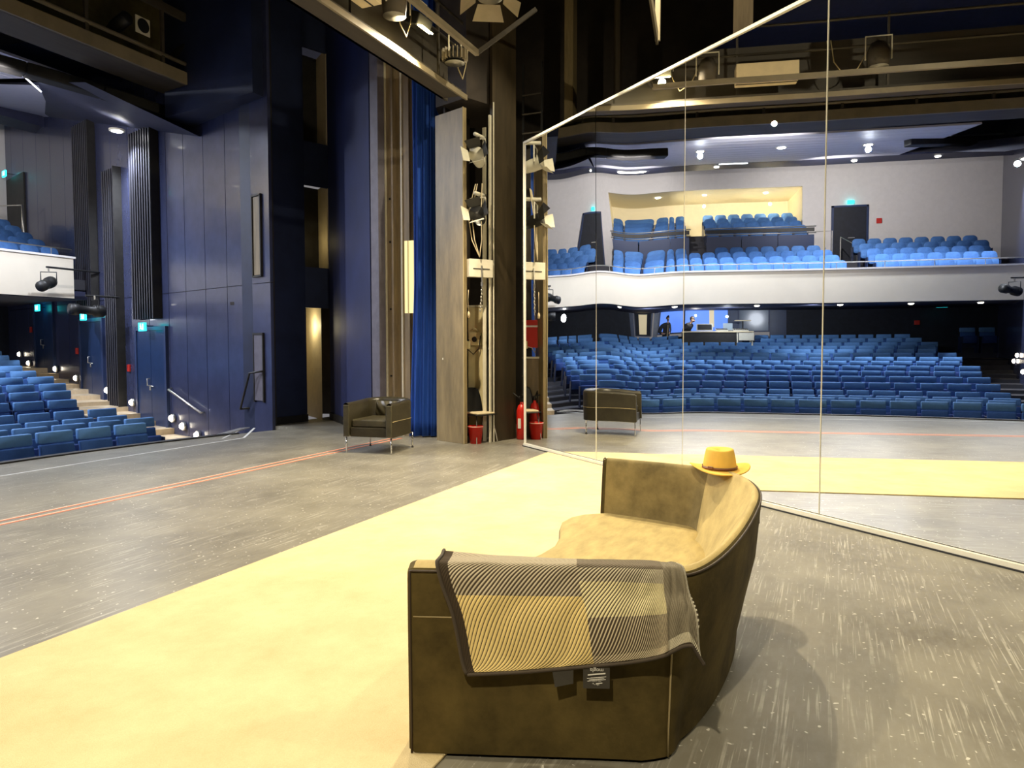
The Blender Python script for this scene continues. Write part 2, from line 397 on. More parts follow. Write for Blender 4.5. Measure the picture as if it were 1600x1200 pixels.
# ------------------------------------------------------------------ sofa
def catmull(P, t):
    n = len(P) - 1; x = t * n; i = min(int(x), n - 1); f = x - i
    p = [Vector(P[max(0, min(n, i + k))]) for k in (-1, 0, 1, 2)]
    return .5 * ((2 * p[1]) + (-p[0] + p[2]) * f + (2 * p[0] - 5 * p[1] + 4 * p[2] - p[3]) * f * f + (-p[0] + 3 * p[1] - 3 * p[2] + p[3]) * f ** 3)
def build_sofa():
    root = thing('curved_sofa', 'olive tan nubuck sofa with a curved back standing at the edge of the carpet', 'sofa', (3.4, .8, 0))
    # outer rim path in plan with rim height
    A = [(2.25, 1.36, .70), (2.33, 1.14, .70), (2.41, .92, .70), (2.49, .70, .70), (2.54, .55, .70), (2.585, .455, .70), (2.68, .395, .705), (2.85, .345, .72), (3.1, .305, .745), (3.4, .285, .77), (3.7, .29, .78),
         (3.97, .335, .78), (4.20, .42, .78), (4.36, .53, .775), (4.47, .67, .77), (4.545, .85, .765), (4.60, 1.05, .762), (4.65, 1.31, .76)]
    n = 96; path = [catmull(A, i / n) for i in range(n + 1)]
    nor = []
    for i in range(n + 1):
        t = path[min(n, i + 1)] - path[max(0, i - 1)]; t.z = 0; t.normalize(); nor.append(Vector((-t.y, t.x, 0)))
    for _ in range(6):
        nor = [nor[0]] + [(nor[i - 1] + nor[i] + nor[i + 1]).normalized() for i in range(1, n)] + [nor[-1]]
    nor = [v for v in nor]
    def prof(i):
        f = i / n
        arm_n = 1 - min(1, max(0, (f - .22) / .14)); arm_f = min(1, max(0, (f - .72) / .12))
        bk = 1 - max(arm_n, arm_f)
        zr = path[i].z
        k = bk
        slope = .10 * arm_n + .22 * bk + .03 * arm_f
        th = .12 * arm_n + .05 * bk + .05 * arm_f
        low = .015 * arm_n + .11 * bk + .03 * arm_f
        return [(low, .014), (low * .93, .12), (low * .6, .30), (low * .2, .50), (0, zr - .03), (.004, zr - .008), (.014, zr), (th * .5, zr + .010), (th * .85, zr + .004), (th, zr - .012),
                (th + slope * .18, zr - .07), (th + slope * .5, zr - .17), (th + slope * .85, .47), (th + slope, .41), (th + slope + .01, .36)]
    P = [[path[i] * 1 for _ in prof(i)] for i in range(n + 1)]
    for i in range(n + 1):
        for k, (o, z) in enumerate(prof(i)):
            q = path[i] + nor[i] * o; q.z = z; P[i][k] = q
    K = len(P[0])
    # outer shell (0..6), inner shell (6..K)
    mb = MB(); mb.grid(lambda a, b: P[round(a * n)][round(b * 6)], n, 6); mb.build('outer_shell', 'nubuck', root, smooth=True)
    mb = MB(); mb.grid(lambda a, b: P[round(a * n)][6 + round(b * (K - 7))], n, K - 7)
    # per-face material: far arm inside in painted half-shade, back in painted light
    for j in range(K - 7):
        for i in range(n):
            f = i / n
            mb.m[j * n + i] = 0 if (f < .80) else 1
    mb.build('inner_cushion', ['nubuck_lit', 'nubuck_half_lit'], root, smooth=True)
    # front ends of the two arms
    for i, nm in ((0, 'arm_front'), (n, 'arm_front')):
        d = (path[0] - path[1]).normalized() if i == 0 else (path[n] - path[n - 1]).normalized(); d.z = 0
        mb = MB(); ring = P[i]; c = sum(ring, Vector()) / K
        pts = ring + [P[i][-1] * 1]; pts[-1].z = .014
        outs = [p + d * .02 + (c - p) * .03 for p in pts]
        mb.add(pts + outs, [(a, (a + 1) % len(pts), len(pts) + (a + 1) % len(pts), len(pts) + a) for a in range(len(pts))] + [tuple(range(len(pts), 2 * len(pts)))])
        mb.build(nm, 'nubuck', root)
    # piping along the rim and down the arm edges
    rim = [P[i][5] + nor[i] * -.003 for i in range(n + 1)]
    mb = MB(); mb.tube([P[0][k] + Vector((-.004, .01, 0)) for k in range(0, 6)] + rim + [P[n][k] for k in (5, 4, 3, 2, 1, 0)], .0045, 6); mb.build('piping', 'piping', root, smooth=True)
    mb = MB(); mb.tube([P[n][k] + Vector((-.004, .02, .0)) for k in range(6, K)], .004, 6); mb.build('piping', 'piping', root, smooth=True)
    ic = round(n * .268)
    mb = MB(); mb.tube([P[ic][k] - nor[ic] * .003 for k in range(0, 6)], .0035, 6); mb.build('corner_seam', 'seam', root, smooth=True)
    mb = MB(); mb.tube([Vector((P[i][4].x, P[i][4].y, .525)) - nor[i] * .001 + nor[i] * .003 for i in range(0, 12)], .0025, 6); mb.build('corner_seam', 'seam', root, smooth=True)
    # seat cushion: fills the plan between the inner walls
    inner = [P[i][K - 2] - nor[i] * .03 for i in range(n + 1)]
    front = [(4.50, 1.44), (4.40, 1.49), (4.25, 1.50), (4.1, 1.46), (3.9, 1.39), (3.72, 1.355), (3.5, 1.37), (3.2, 1.43), (2.9, 1.47), (2.6, 1.46), (2.42, 1.43), (2.33, 1.39)]
    out = [Vector((p.x, p.y, 0)) for p in inner] + [Vector((*q, 0)) for q in front]
    C = Vector((3.55, .95, 0))
    mb = MB(); NN = len(out); rings = ((1.0, .30), (1.004, .385), (.992, .412), (.95, .424), (.8, .430), (.55, .434), (.25, .436))
    for s_, z in rings:
        for q in out: mb.v.append(tuple(C + (q - C) * s_ + Vector((0, 0, z))))
    for r in range(len(rings) - 1):
        for k in range(NN): mb.f.append((r * NN + k, r * NN + (k + 1) % NN, (r + 1) * NN + (k + 1) % NN, (r + 1) * NN + k)); mb.m.append(0)
    mb.f.append(tuple((len(rings) - 1) * NN + k for k in range(NN))); mb.m.append(0)
    mb.build('seat_cushion', 'nubuck_lit', root, smooth=True)
    mb = MB(); mb.tube([C + (Vector((*q, 0)) - C) * 1.0 + Vector((0, 0, .392)) for q in front], .0045, 6); mb.build('piping', 'piping', root, smooth=True)
    mb = MB()
    pts = [C + (q - C) * .985 for q in out]; mb.prism([(p.x, p.y) for p in pts], .05, .30); mb.build('seat_base', 'nubuck', root)
    for x, y in ((2.5, 1.2), (2.8, .55), (4.2, .62), (4.55, 1.3)):
        MB().lathe([(.02, 0), (.025, .05)], (x, y, 0), 10).build('foot', 'rubber', root)
    o = MB().box((4.02, .325, .60), (.02, .006, .06), rz=.1).build('side_label', 'piping', root)

    # ---- blanket draped over the near arm and the corner
    def arm_in(f, o, z):   # point off the rim path
        i = f * n; a = int(i); g = i - a; a2 = min(n, a + 1)
        p = path[a].lerp(path[a2], g); nn = nor[a].lerp(nor[a2], g).normalized(); q = p + nn * o; q.z = z; return q
    rows = []   # columns along s (0 = audience-side edge, 1 = drape over the back corner); each: inner, top-in, top-out, mid, hem
    S = [0.027, .075, .13, .185, .232, .258, .275, .291]
    innr = [(.17, .68), (.20, .64), (.24, .60), (.27, .56), (.30, .53), (.31, .53), (.29, .55), (.25, .58)]
    hem = [.33, .345, .37, .395, .42, .445, .475, .41]
    cols = []
    for k, f in enumerate(S):
        o_in, z_in = innr[k]; i0 = round(f * n); zr = path[i0].z
        th = .12 if f < .25 else .10
        low_o = -.012 - .004 * k; g_ = .024 * (1 - k / 7)
        c = [arm_in(f, o_in, z_in + .012), arm_in(f, (o_in + th) / 2 + .02, (z_in + zr) / 2 + .03), arm_in(f, th - .01, zr + .014), arm_in(f, .04, zr + .024), arm_in(f, -.004, zr + .016),
             arm_in(f + g_ * .2, -.018, zr - .06), arm_in(f + g_ * .55, low_o - .008, zr * .55 + hem[k] * .45), arm_in(f + g_ * .85, low_o - .012, hem[k] + .04), arm_in(f + g_, low_o - .016, hem[k])]
        cols.append(c)
    # last column swings outwards in a fold
    for k, dz in ((5, 0), (6, 0), (7, 0), (8, 0)):
        cols[-1][k] = cols[-1][k] + Vector((.0, -.035 * (k - 4) / 4, 0))
        cols[-2][k] = cols[-2][k] + Vector((-.01, -.028 * (k - 4) / 4, .0))
    NU, NV = 120, 90
    def bl(a, b):
        c = [catmull(col, b) for col in cols]
        p = catmull(c, a)
        w = noise.noise(Vector((a * 5, b * 3.2, 1.7))) * .010 + noise.noise(Vector((a * 11 + b * 3, b * 5, 4.1))) * .005
        w = abs(w) * 2.0 + .012 * max(0, sin((a - b * .25) * 16)) * max(0, min(1, (a - .55) * 4)) * b * (1.3 - b)
        d = Vector((-1, -.25, .5)).normalized()
        fold = max(0, a - .72) / .28
        p = p + d * w + Vector((0, -.022, -.012)) * fold * (.5 + .5 * sin(a * 40)) * max(0, b - .4)
        return p
    mb = MB(); mb.grid(bl, NU, NV)
    me = mb.mesh('blanket', 'blanket', True)
    uvl = me.uv_layers.new(name='UVMap')
    for poly in me.polygons:
        for li in poly.loop_indices:
            vi = me.loops[li].vertex_index; uvl.data[li].uv = ((vi % (NU + 1)) / NU, (vi // (NU + 1)) / NV)
    o = bpy.data.objects.new('throw_blanket', me); COL.objects.link(o)
    md = o.modifiers.new('t', 'SOLIDIFY'); md.thickness = .007; md.offset = 1
    tag(o, 'diagonally striped grey, cream and yellow blanket draped over the near arm of the sofa', 'blanket')
    mb = MB(); mb.tube([bl(i / 60, 1.0) + Vector((-.002, 0, 0)) for i in range(61)], .0065, 6); mb.build('hem', 'hem', o, smooth=True, world=False)
    mb = MB(); mb.tube([bl(0.0, i / 40) + Vector((0, .003, .003)) for i in range(41)], .0065, 6); mb.build('hem', 'hem', o, smooth=True, world=False)
    # care tags under the hem
    fdir = (path[8] - path[0]); fdir.z = 0; fdir.normalize(); out = Vector((fdir.y, -fdir.x, 0))
    if out.x > 0: out = -out
    def on(a, dz, off=.0): q = bl(a, 1.0) + out * (.004 + off); q.z = bl(a, 1).z + dz; return q
    b1 = on(.30, -.002)
    mb = MB(); q0, q1 = on(.30, 0), on(.37, -.01); mb.add([q0, q1, q1 + Vector((0, 0, -.075)), q0 + Vector((0, 0, -.075))], [(0, 1, 2, 3)])
    t = mb.build('care_tag', 'tag', o, world=False)
    mb = MB(); q0, q1 = on(.225, 0), on(.275, 0); mb.add([q0, q1, q1 + Vector((.0, 0, -.055)), q0 + Vector((0, -.01, -.06))], [(0, 1, 2, 3)]); mb.build('care_tag', 'tag', o, world=False)
    ang = atan2(fdir.y, fdir.x)
    def txt(s, a, dz, size, par, flip=False, nm='lettering'):
        cu = bpy.data.curves.new(nm, 'FONT'); cu.body = s; cu.size = size; cu.align_x = 'CENTER'; cu.align_y = 'CENTER'
        ob = bpy.data.objects.new('tmp', cu); COL.objects.link(ob)
        bpy.context.view_layer.update()
        me = bpy.data.meshes.new_from_object(ob.evaluated_get(bpy.context.evaluated_depsgraph_get())); bpy.data.objects.remove(ob)
        me.materials.append(M['letter'])
        x = fdir; z = Vector((0, 0, 1)); nrm = x.cross(z) * -1
        if nrm.dot(out) < 0: nrm = -nrm
        X = fdir.copy()
        # reading direction: left to right as seen from outside
        if Vector((0, 0, 1)).cross(out).dot(X) < 0: X = -X
        R = Matrix((X, Vector((0, 0, 1)), out)).transposed()
        if flip: R = R @ Matrix.Rotation(pi, 3, 'Z')
        c = on(a, dz, .003)
        for v in me.vertices: v.co = R @ v.co + c
        q = bpy.data.objects.new(nm, me); COL.objects.link(q); q.parent = par
    txt('mogla', .335, -.013, .020, t, True)
    def bar(a0, a1, dz, h, par):
        q0, q1 = on(a0, dz, .0025), on(a1, dz, .0025); up = Vector((0, 0, h)); mb = MB(); mb.add([q0, q1, q1 + up, q0 + up], [(0, 1, 2, 3)]); mb.build('print_line', 'letter', par, world=False)
    bar(.312, .358, -.030, .005, t); bar(.31, .36, -.041, .0025, t); bar(.315, .355, -.0465, .002, t); bar(.311, .359, -.0505, .002, t); bar(.333, .350, -.0625, .003, t)
    txt('o', .326, -.059, .010, t)
    txt('________', .335, -.036, .010, t); txt('MADE OF WOOL', .335, -.047, .0055, t); txt('QUALITY YARN', .335, -.053, .0045, t); txt('o mgla', .335, -.064, .007, t)
build_sofa()

def build_hat():
    c = Vector((4.40, .58, .785))
    root = thing('felt_hat', 'mustard yellow felt hat with brown band resting on the far corner of the sofa', 'hat', tuple(c), rz=.35); root.scale = (1.14, 1.14, 1.1)
    mb = MB()
    def brim(a, b):
        th = a * 2 * pi; r = .085 + b * .068
        up = .030 * abs(cos(th)) ** 3 * b ** 1.5 - .006 * b * abs(sin(th))
        return (r * 1.14 * sin(th), r * .96 * cos(th), .0 + up * .9)
    mb.grid(brim, 48, 8)
    mb.build('brim', 'felt', root, smooth=True, world=False, solid=.005)
    mb = MB()
    def crown(a, b):
        th = a * 2 * pi
        if b < .72:
            q = b / .72; r = .089 - .018 * q ** 1.5; z = .105 * q
        else:
            q = (b - .72) / .28; r = .071 * (1 - q) * (1 + .10 * sin(q * pi)); z = .105 + .012 * sin(q * pi) - .022 * q
        x = r * 1.12 * sin(th); y = r * .94 * cos(th)
        # pinch at the front and centre dent
        z -= .014 * max(0, b - .6) * 2.5 * (1 if x < 0 else .2) * abs(sin(th)) ** 2
        pin = max(0, b - .45) * .03
        y *= 1 - (pin * 6 * max(0, -sin(th)) ** 1.5)
        return (x, y, z)
    mb.grid(crown, 48, 26); mb.build('crown', 'felt', root, smooth=True, world=False)
    mb = MB(); mb.grid(lambda a, b: (.0905 * 1.125 * sin(a * 2 * pi), .0905 * .95 * cos(a * 2 * pi), .003 + b * .013), 40, 1); bd = mb.build('hat_band', 'band', root, smooth=True, world=False, solid=.002)
    mb = MB(); mb.box((-.075, .062, .014), (.03, .008, .014), rz=.75); mb.box((-.055, .077, .010), (.05, .005, .006), rz=.5); mb.build('band_knot', 'band', bd, world=False, bevel=.002)
build_hat()

# ------------------------------------------------------------------ club armchair
def build_armchair():
    # corner feet: front pair (8.46,6.2)-(8.57,5.5); rear (9.64,6.4)-(9.38,5.54)
    c = Vector((8.95, 5.92, 0)); rz = radians(-8) - pi / 2
    root = thing('club_armchair', 'dark leather tub armchair on thin chrome legs near the blue curtain', 'armchair', tuple(c), rz=radians(-82))
    # local: x to the side, -y... front = -y local ; map: front faces -x world
    root.rotation_euler = (0, 0, radians(-82))
    W, D = .74, .86   # width, depth
    # u-shaped shell
    mb = MB(); w = W / 2; pts = []
    N = 24
    def shell_path(t):
        # from left front, round the back, to the right front ; front = -y
        L1 = D - .26; r = .26; arc = r * pi / 2; flat = W - 2 * r
        tot = 2 * L1 + 2 * arc + flat; s = t * tot
        if s < L1: return (-w, -D / 2 + s), (-1, 0)
        s -= L1
        if s < arc: a = s / r; return (-w + r - r * cos(a), D / 2 - r + r * sin(a)), (-cos(a), sin(a))
        s -= arc
        if s < flat: return (-w + r + s, D / 2), (0, 1)
        s -= flat
        if s < arc: a = s / r; return (w - r + r * sin(a), D / 2 - r + r * cos(a)), (sin(a), cos(a))
        s -= arc
        return (w, D / 2 - r - s), (1, 0)
    T = .095
    prof = [(0, .23), (0, .44), (-.004, .45), (0, .46), (0, .66), (.012, .69), (.04, .705), (.07, .695), (T, .66), (T, .36)]
    def f(a, b):
        (x, y), (nx, ny) = shell_path(a); k = round(b * (len(prof) - 1)); o, z = prof[k]
        back = sin(a * pi) ** 2
        if z > .5: z += .035 * back
        return (x - nx * o, y - ny * o, z)
    mb.grid(f, 60, len(prof) - 1); mb.build('shell', 'leather', root, smooth=True, world=False)
    for sx in (-1, 1):
        mb = MB(); mb.box((sx * (w - T / 2), -D / 2 + .002, .455), (T - .004, .03, .44)); mb.build('arm_front', 'leather_lt', root, world=False, bevel=.012)
    mb = MB(); mb.tube([(shell_path(i / 40)[0][0] + shell_path(i / 40)[1][0] * .002, shell_path(i / 40)[0][1] + shell_path(i / 40)[1][1] * .002, .45) for i in range(41)], .004, 6); mb.build('piping', 'seam', root, smooth=True, world=False)
    mb = MB(); mb.box((0, -.05, .415), (W - 2 * T - .01, D - .2, .11)); mb.build('seat_cushion', 'leather_lt', root, world=False, bevel=.025, seg=3)
    mb = MB(); mb.box((0, -.02, .295), (W - 2 * T + .01, D - .08, .13)); mb.build('seat_base', 'leather', root, world=False, bevel=.01)
    # slouched back cushion with creases
    mb = MB()
    def bc(a, b):
        x = (a - .5) * (W - 2 * T - .02); z = .44 + b * .24
        y = D / 2 - T - .02 - .05 * (1 - (2 * a - 1) ** 4) * sin(pi * min(1, b * 1.05)) ** .5 + .008 * sin(a * 26 + b * 9)
        return (x, y, z)
    mb.grid(bc, 30, 12); mb.build('back_cushion', 'leather_lt', root, smooth=True, world=False)
    for sx, sy in ((-1, -1), (1, -1), (-1, 1), (1, 1)):
        mb = MB(); x, y = sx * (w - .03), sy * (D / 2 - .03 - (.06 if sy > 0 else 0))
        mb.tube([(x, y, .225), (x, y, .012)], .011, 10); lg = mb.build('leg', 'chrome', root, smooth=True, world=False)
        if sy > 0:
            MB().lathe([(.018, 0), (.018, .014)], (x, y, 0), 10).build('foot', 'rubber', lg, world=False)
    for sx in (-1, 1): MB().beam((sx * (w - .03), -D / 2 + .03, .228), (sx * (w - .03), D / 2 - .09, .228), .014, .014).build('frame_rail', 'chrome', root, world=False)
build_armchair()

# ------------------------------------------------------------------ proscenium side with niches, posts, curtain and rack
def wallseg(mb, a, b, z0, z1, t=.06, mi=0):
    a = Vector((*a, (z0 + z1) / 2)); b = Vector((*b, (z0 + z1) / 2)); d = (b - a).normalized(); nn = Vector((-d.y, d.x, 0))
    # thickness goes away from the stage middle
    if nn.dot(Vector((5, 2, 0)) - a) > 0: nn = -nn
    o = nn * t / 2
    mb.beam(a + o, b + o, t, z1 - z0, mi)
def build_portal():
    P1, P2, P3, P4 = (10.93, 9.62), (11.78, 9.52), (12.28, 9.33), (10.35, 7.03)
    mb = MB(); wallseg(mb, P1, P2, 0, 10); wallseg(mb, (P1[0], P1[1] + .0), (11.0, 10.4), -1, 10, t=.05)
    struct(mb, 'wall_portal_outer', 'portal')
    mb = MB(); wallseg(mb, P3, P4, 0, 10); struct(mb, 'wall_portal_inner', 'bluewall_dk')
    # recess strip with a doorway and two lamp niches
    mb = MB()
    for z0, z1 in ((2.25, 3.05), (4.65, 5.5), (7.3, 10)): wallseg(mb, P2, P3, z0, z1, t=.05)
    struct(mb, 'wall_portal_recess', 'portal')
    # rooms behind the openings
    mb = MB(); mb.bb((11.82, 9.75, 0), (12.75, 11.0, 2.6)); mb2 = MB()
    mb = MB(); mb.add([(12.1, 9.4, 0), (12.75, 10.3, 0), (12.75, 10.3, 2.4), (12.1, 9.4, 2.4)], [(0, 1, 2, 3)]); mb.beam((12.95, 10.6, 1.2), (11.6, 10.8, 1.2), .05, 2.4)
    struct(mb, 'wall_passage', 'cream')
    mb = MB(); mb.bb((11.2, 9.62, 2.3), (13.4, 10.9, 2.36)); mb.beam((13.4, 9.5, 1.2), (13.0, 11, 1.2), .04, 2.4); struct(mb, 'ceiling_passage', 'blackwall')
    for z0, z1, nm in ((2.95, 4.75, 'lower'), (5.4, 7.4, 'upper')):
        mb = MB(); mb.beam((11.6, 10.25, (z0 + z1) / 2), (12.8, 9.85, (z0 + z1) / 2), .05, z1 - z0); mb.beam((12.32, 9.36, (z0 + z1) / 2), (12.7, 9.9, (z0 + z1) / 2), .04, z1 - z0, 1)
        mb.beam((11.75, 9.6, (z0 + z1) / 2), (11.85, 10.2, (z0 + z1) / 2), .04, z1 - z0)
        struct(mb, 'wall_niche_' + nm, ['black', 'cream'])
    # black skirting
    for a, b in ((P1, P2), (P3, P4)):
        mb = MB(); a3 = Vector((*a, .07)); b3 = Vector((*b, .07)); nn = Vector((-(b3 - a3).y, (b3 - a3).x, 0)).normalized()
        if nn.dot(Vector((5, 2, 0)) - a3) < 0: nn = -nn
        mb.beam(a3 + nn * .015, b3 + nn * .015, .03, .14)
        struct(mb, 'baseboard_portal', 'black')
    # posts
    mb = MB(); mb.prism([(10.33, 7.00), (10.26, 6.80), (10.38, 6.75), (10.45, 6.95)], 0, 10); tag(mb.build('portal_post', 'greypost', bevel=.01), 'grey violet square post at the inner edge of the dark blue portal wall', 'post')
    r = thing('steel_column', 'weathered steel channel column between the grey post and the blue curtain', 'column', (10.5, 6.6, 0))
    mb = MB(); mb.bb((10.42, 6.62, 0), (10.60, 6.74, 10)); mb.build('flange', 'steel', r, bevel=.006)
    mb = MB(); mb.bb((10.52, 6.38, 0), (10.62, 6.62, 10)); mb.build('web', 'steel', r)
    mb = MB(); mb.bb((10.40, 6.745, 0), (10.43, 6.77, 10)); mb.bb((10.50, 6.50, 0), (10.525, 6.53, 10)); mb.build('guide_rail', 'whitemetal', r)
    mb = MB()
    for z in (1.0, 2.1, 3.2, 3.9): mb.box((10.415, 6.68, z), (.012, .03, .03))
    mb.build('bolt', 'black', r)
    mb = MB(); mb.bb((10.58, 6.18, 0), (10.64, 6.38, 10)); tag(mb.build('guide_post', 'steel'), 'narrow olive steel post directly left of the blue curtain', 'post')
    mb = MB(); mb.bb((10.40, 6.23, 2.03), (10.42, 6.40, 3.2)); mb.beam((10.395, 6.33, 2.03), (10.395, 6.33, 3.2), .008, .01, 1); tag(mb.build('glow_panel', ['cream_glow', 'steel']), 'yellow panel beside the blue curtain, bright by an added glow', 'panel')  # no lamp: sized to the bright stretch, its glow imitates light falling there
    # curtain
    def cu(a, b):
        z = .02 + 7.5 * b; y = 6.20 - .33 * a + .10 * (1 - min(1, z / 2.5)) * (1 - a); x = 10.36 + .20 * a + .035 * sin(a * 21 + .6 * sin(z * .6)) * (1 + .5 * exp(-z)) + .02 * sin(a * 47)
        return (x, y, z)
    mb = MB(); mb.grid(cu, 60, 30); tag(mb.build('stage_curtain', 'curtain', smooth=True, solid=.01), 'tall blue velvet curtain hanging behind the dark leather armchair', 'curtain')
    # timber masking panels
    mb = MB(); mb.prism([(10.19, 5.70), (9.96, 5.10), (10.02, 5.07), (10.25, 5.67)], .0, 5.05); o = tag(mb.build('masking_panel', 'timber', bevel=.004), 'scuffed brown timber masking panel standing right of the blue curtain', 'panel')
    mb = MB(); mb.beam((9.955, 5.095, 0), (9.955, 5.095, 5.05), .014, .014); mb.build('edge_strip', 'seam', o, world=False)  # pale strip painted for the lit line along the panel's edge
    mb = MB(); mb.prism([(10.36, 4.80), (10.90, 4.64), (10.93, 4.70), (10.40, 4.86)], 0, 8.5); o = tag(mb.build('masking_panel', 'timber_dark'), 'dark timber masking panel between the equipment gap and the ladder', 'panel')
    mb = MB(); mb.beam((10.335, 4.83, 0), (10.335, 4.83, 5.0), .03, .045); mb.beam((10.37, 4.785, 0), (10.37, 4.785, 5.2), .016, .016); mb.build('edge_strip', 'whitemetal', o, world=False)
    mb = MB(); mb.prism([(10.25, 5.72), (10.02, 5.07), (10.9, 4.7), (11.6, 5.4), (11.2, 6.1)], 5.2, 8.5); struct(mb, 'trim_rack_header', 'blackwall')
    # side brackets on the pale rail in the gap
    mb = MB(); mb.bb((10.40, 4.93, 0), (10.43, 4.99, 4.85)); o = tag(mb.build('lamp_rail', 'whitemetal'), 'pale vertical rail carrying the side lights in the equipment gap', 'rail')
    # lens lantern with barn doors, hung from the rail
    def lantern(z, label, pale=False):
        c = Vector((10.12, 4.93, z))
        r = thing('stage_lantern', label, 'stage light', tuple(c))
        MB().tube([(10.42, 4.95, z + .36), (10.02, 4.93, z + .33)], .03, 8).build('arm', 'whitemetal', r, smooth=True)
        mb = MB(); mb.tube([(10.1, 4.80, z + .02), (10.1, 4.80, z + .27), (10.1, 5.05, z + .27), (10.1, 5.05, z + .02)], .012, 6); mb.build('yoke', 'whitemetal', r)
        R = Matrix.Rotation(radians(-75), 3, 'Y') @ Matrix.Rotation(radians(12), 3, 'X')
        mb = MB(); mb.lathe([(.05, -.17), (.085, -.15), (.10, -.04), (.10, .10), (.12, .12)], c, 18, M4=R); mb.build('housing', 'whitemetal' if not pale else 'rubber', r, smooth=True)
        mb = MB(); mb.lathe([(.0, .10), (.06, .115), (.095, .105)], c, 18, M4=R); mb.build('lens', 'brownlens', r, smooth=True)
        for k, mt in ((0, 'rubber'), (1, 'whitemetal'), (2, 'whitemetal'), (3, 'rubber')):
            a = k * pi / 2 + .3
            q = [Vector((.11 * cos(a) - s * .09 * sin(a), .11 * sin(a) + s * .09 * cos(a), .12)) for s in (-1, 1)] + [Vector((.19 * cos(a) - s * .12 * sin(a), .19 * sin(a) + s * .12 * cos(a), .24)) for s in (1, -1)]
            mb = MB(); mb.add([R @ v + c for v in q], [(0, 1, 2, 3)]); mb.build('barn_door', mt, r)
        return r
    lantern(4.32, 'upper stage light with brown lens and barn doors in the equipment gap')
    lantern(3.45, 'lower stage light with pale open flap above the white dimmer box', True)
    mb = MB()
    for k, (dx, dy) in enumerate(((0, .02), (.05, .05), (-.03, -.06))):
        mb.tube([(10.18, 4.95 + dy, 3.95), (10.12, 5.0 + dy * 2.0, 3.5), (10.1, 4.95 + dy * 1.5, 3.1), (10.07, 4.88, 2.83)], .008, 6)
    tag(mb.build('power_cable', 'cream', smooth=True), 'thin pale cables looping down from the side lights to the dimmer box', 'cable')
    r = thing('dimmer_box', 'pale square dimmer box mounted above head height in the equipment gap', 'box', (10.14, 4.90, 2.66))
    GD = Vector((.80, -.60, 0)); GN = Vector((-.60, -.80, 0)); g0 = Vector((10.16, 4.92, 2.67))
    RG = Matrix((GD, -GN, Vector((0, 0, 1)))).transposed()
    MB().box(g0, (.40, .10, .27), M4=RG).build('case', 'whitemetal', r, bevel=.006)
    MB().box(g0 + GN * .052 + Vector((0, 0, -.01)), (.28, .008, .014), M4=RG).build('slot', 'black', r)
    mb = MB(); mb.tube([g0 + GN * .06 + Vector((0, 0, .04)), g0 + GN * .07 + Vector((0, 0, -.14)), g0 + GN * .07 + Vector((0, 0, -.28))], .012, 6); mb.build('clamp', 'metal', r)
    r = thing('hook_chain', 'small metal hook and chain hanging under the dimmer box', 'hook', (10.12, 4.86, 2.3))
    mb = MB()
    for k in range(9): mb.lathe([(.006, 0), (.014, .01), (.014, .03), (.006, .045)], g0 + GN * .07 + GD * (.006 * (k % 2)) + Vector((0, .004 * k, -.26 - .05 * k)), 8)
    mb.build('chain', 'metal', r, smooth=True)
    MB().box(g0 + GN * .07 + Vector((0, 0, -.24)), (.03, .03, .06)).build('hook', 'metal', r)
    mb = MB(); mb.tube([(10.09, 5.08, 2.35), (10.09, 5.09, 2.2), (10.09, 5.08, 2.0)], .006, 6); mb.lathe([(.02, 0), (.025, .05), (.01, .09)], (10.09, 5.08, 1.93), 10)
    tag(mb.build('hanging_plug', 'cream', smooth=True), 'small pale plug dangling on a cord beside the timber panel', 'plug')
    mb = MB(); mb.beam((10.30, 5.60, 2.6), (11.0, 5.52, 2.6), .03, 5.2); struct(mb, 'wall_rack_side', 'blackwall')
    r = thing('grey_cupboard', 'low olive grey cupboard behind the timber panel, seen in the mirror edge', 'cupboard', (10.3, 5.5, 0))
    MB().bb((10.15, 5.42, 0), (10.6, 5.55, 1.28)).build('body', 'steel', r, bevel=.008)
    MB().bb((10.13, 5.38, 1.28), (10.62, 5.56, 1.31)).build('top', 'whitemetal', r)
    tag(MB().tube([(10.2, 5.40, 1.36), (10.26, 5.38, 1.46), (10.34, 5.38, 1.48), (10.38, 5.40, 1.42), (10.38, 5.40, 1.31)], .008, 8).build('bent_tube', 'metal', smooth=True), 'thin bent metal tube standing on the low olive cupboard', 'tube')
    # cream cabinet with round intercom
    r = thing('cream_cabinet', 'tall narrow cream cabinet standing deep in the equipment gap', 'cabinet', (10.85, 5.35, 0))
    mb = MB(); mb.bb((10.70, 5.12, .12), (11.1, 5.40, 2.12)); mb.build('body', 'yellowdev', r, bevel=.01)
    mb = MB(); mb.bb((10.69, 5.10, 2.12), (11.12, 5.42, 2.15)); mb.build('top', 'whitemetal', r)
    r2 = thing('wall_intercom', 'cream intercom with round black dial on the front of the cream cabinet', 'intercom', (10.68, 5.26, 1.6))
    mb = MB(); mb.bb((10.655, 5.15, 1.50), (10.70, 5.37, 1.72)); mb.build('case', 'yellowdev', r2, bevel=.012)
    Rx = Matrix.Rotation(-pi / 2, 3, 'Y')
    MB().lathe([(.0, .01), (.035, .008), (.045, 0)], (10.65, 5.26, 1.60), 16, M4=Rx).build('dial', 'rubber', r2, smooth=True)
    mb = MB(); mb.tube([(10.65, 5.36, 1.6), (10.63, 5.38, 1.45), (10.63, 5.27, 1.36), (10.63, 5.17, 1.45), (10.65, 5.15, 1.66)], .008, 6); mb.build('cord', 'rubber', r2, smooth=True)
    mb = MB(); mb.tube([(10.66, 5.33, 1.74), (10.64, 5.26, 1.78), (10.66, 5.19, 1.74)], .012, 6); mb.build('handle', 'yellowdev', r2, smooth=True)
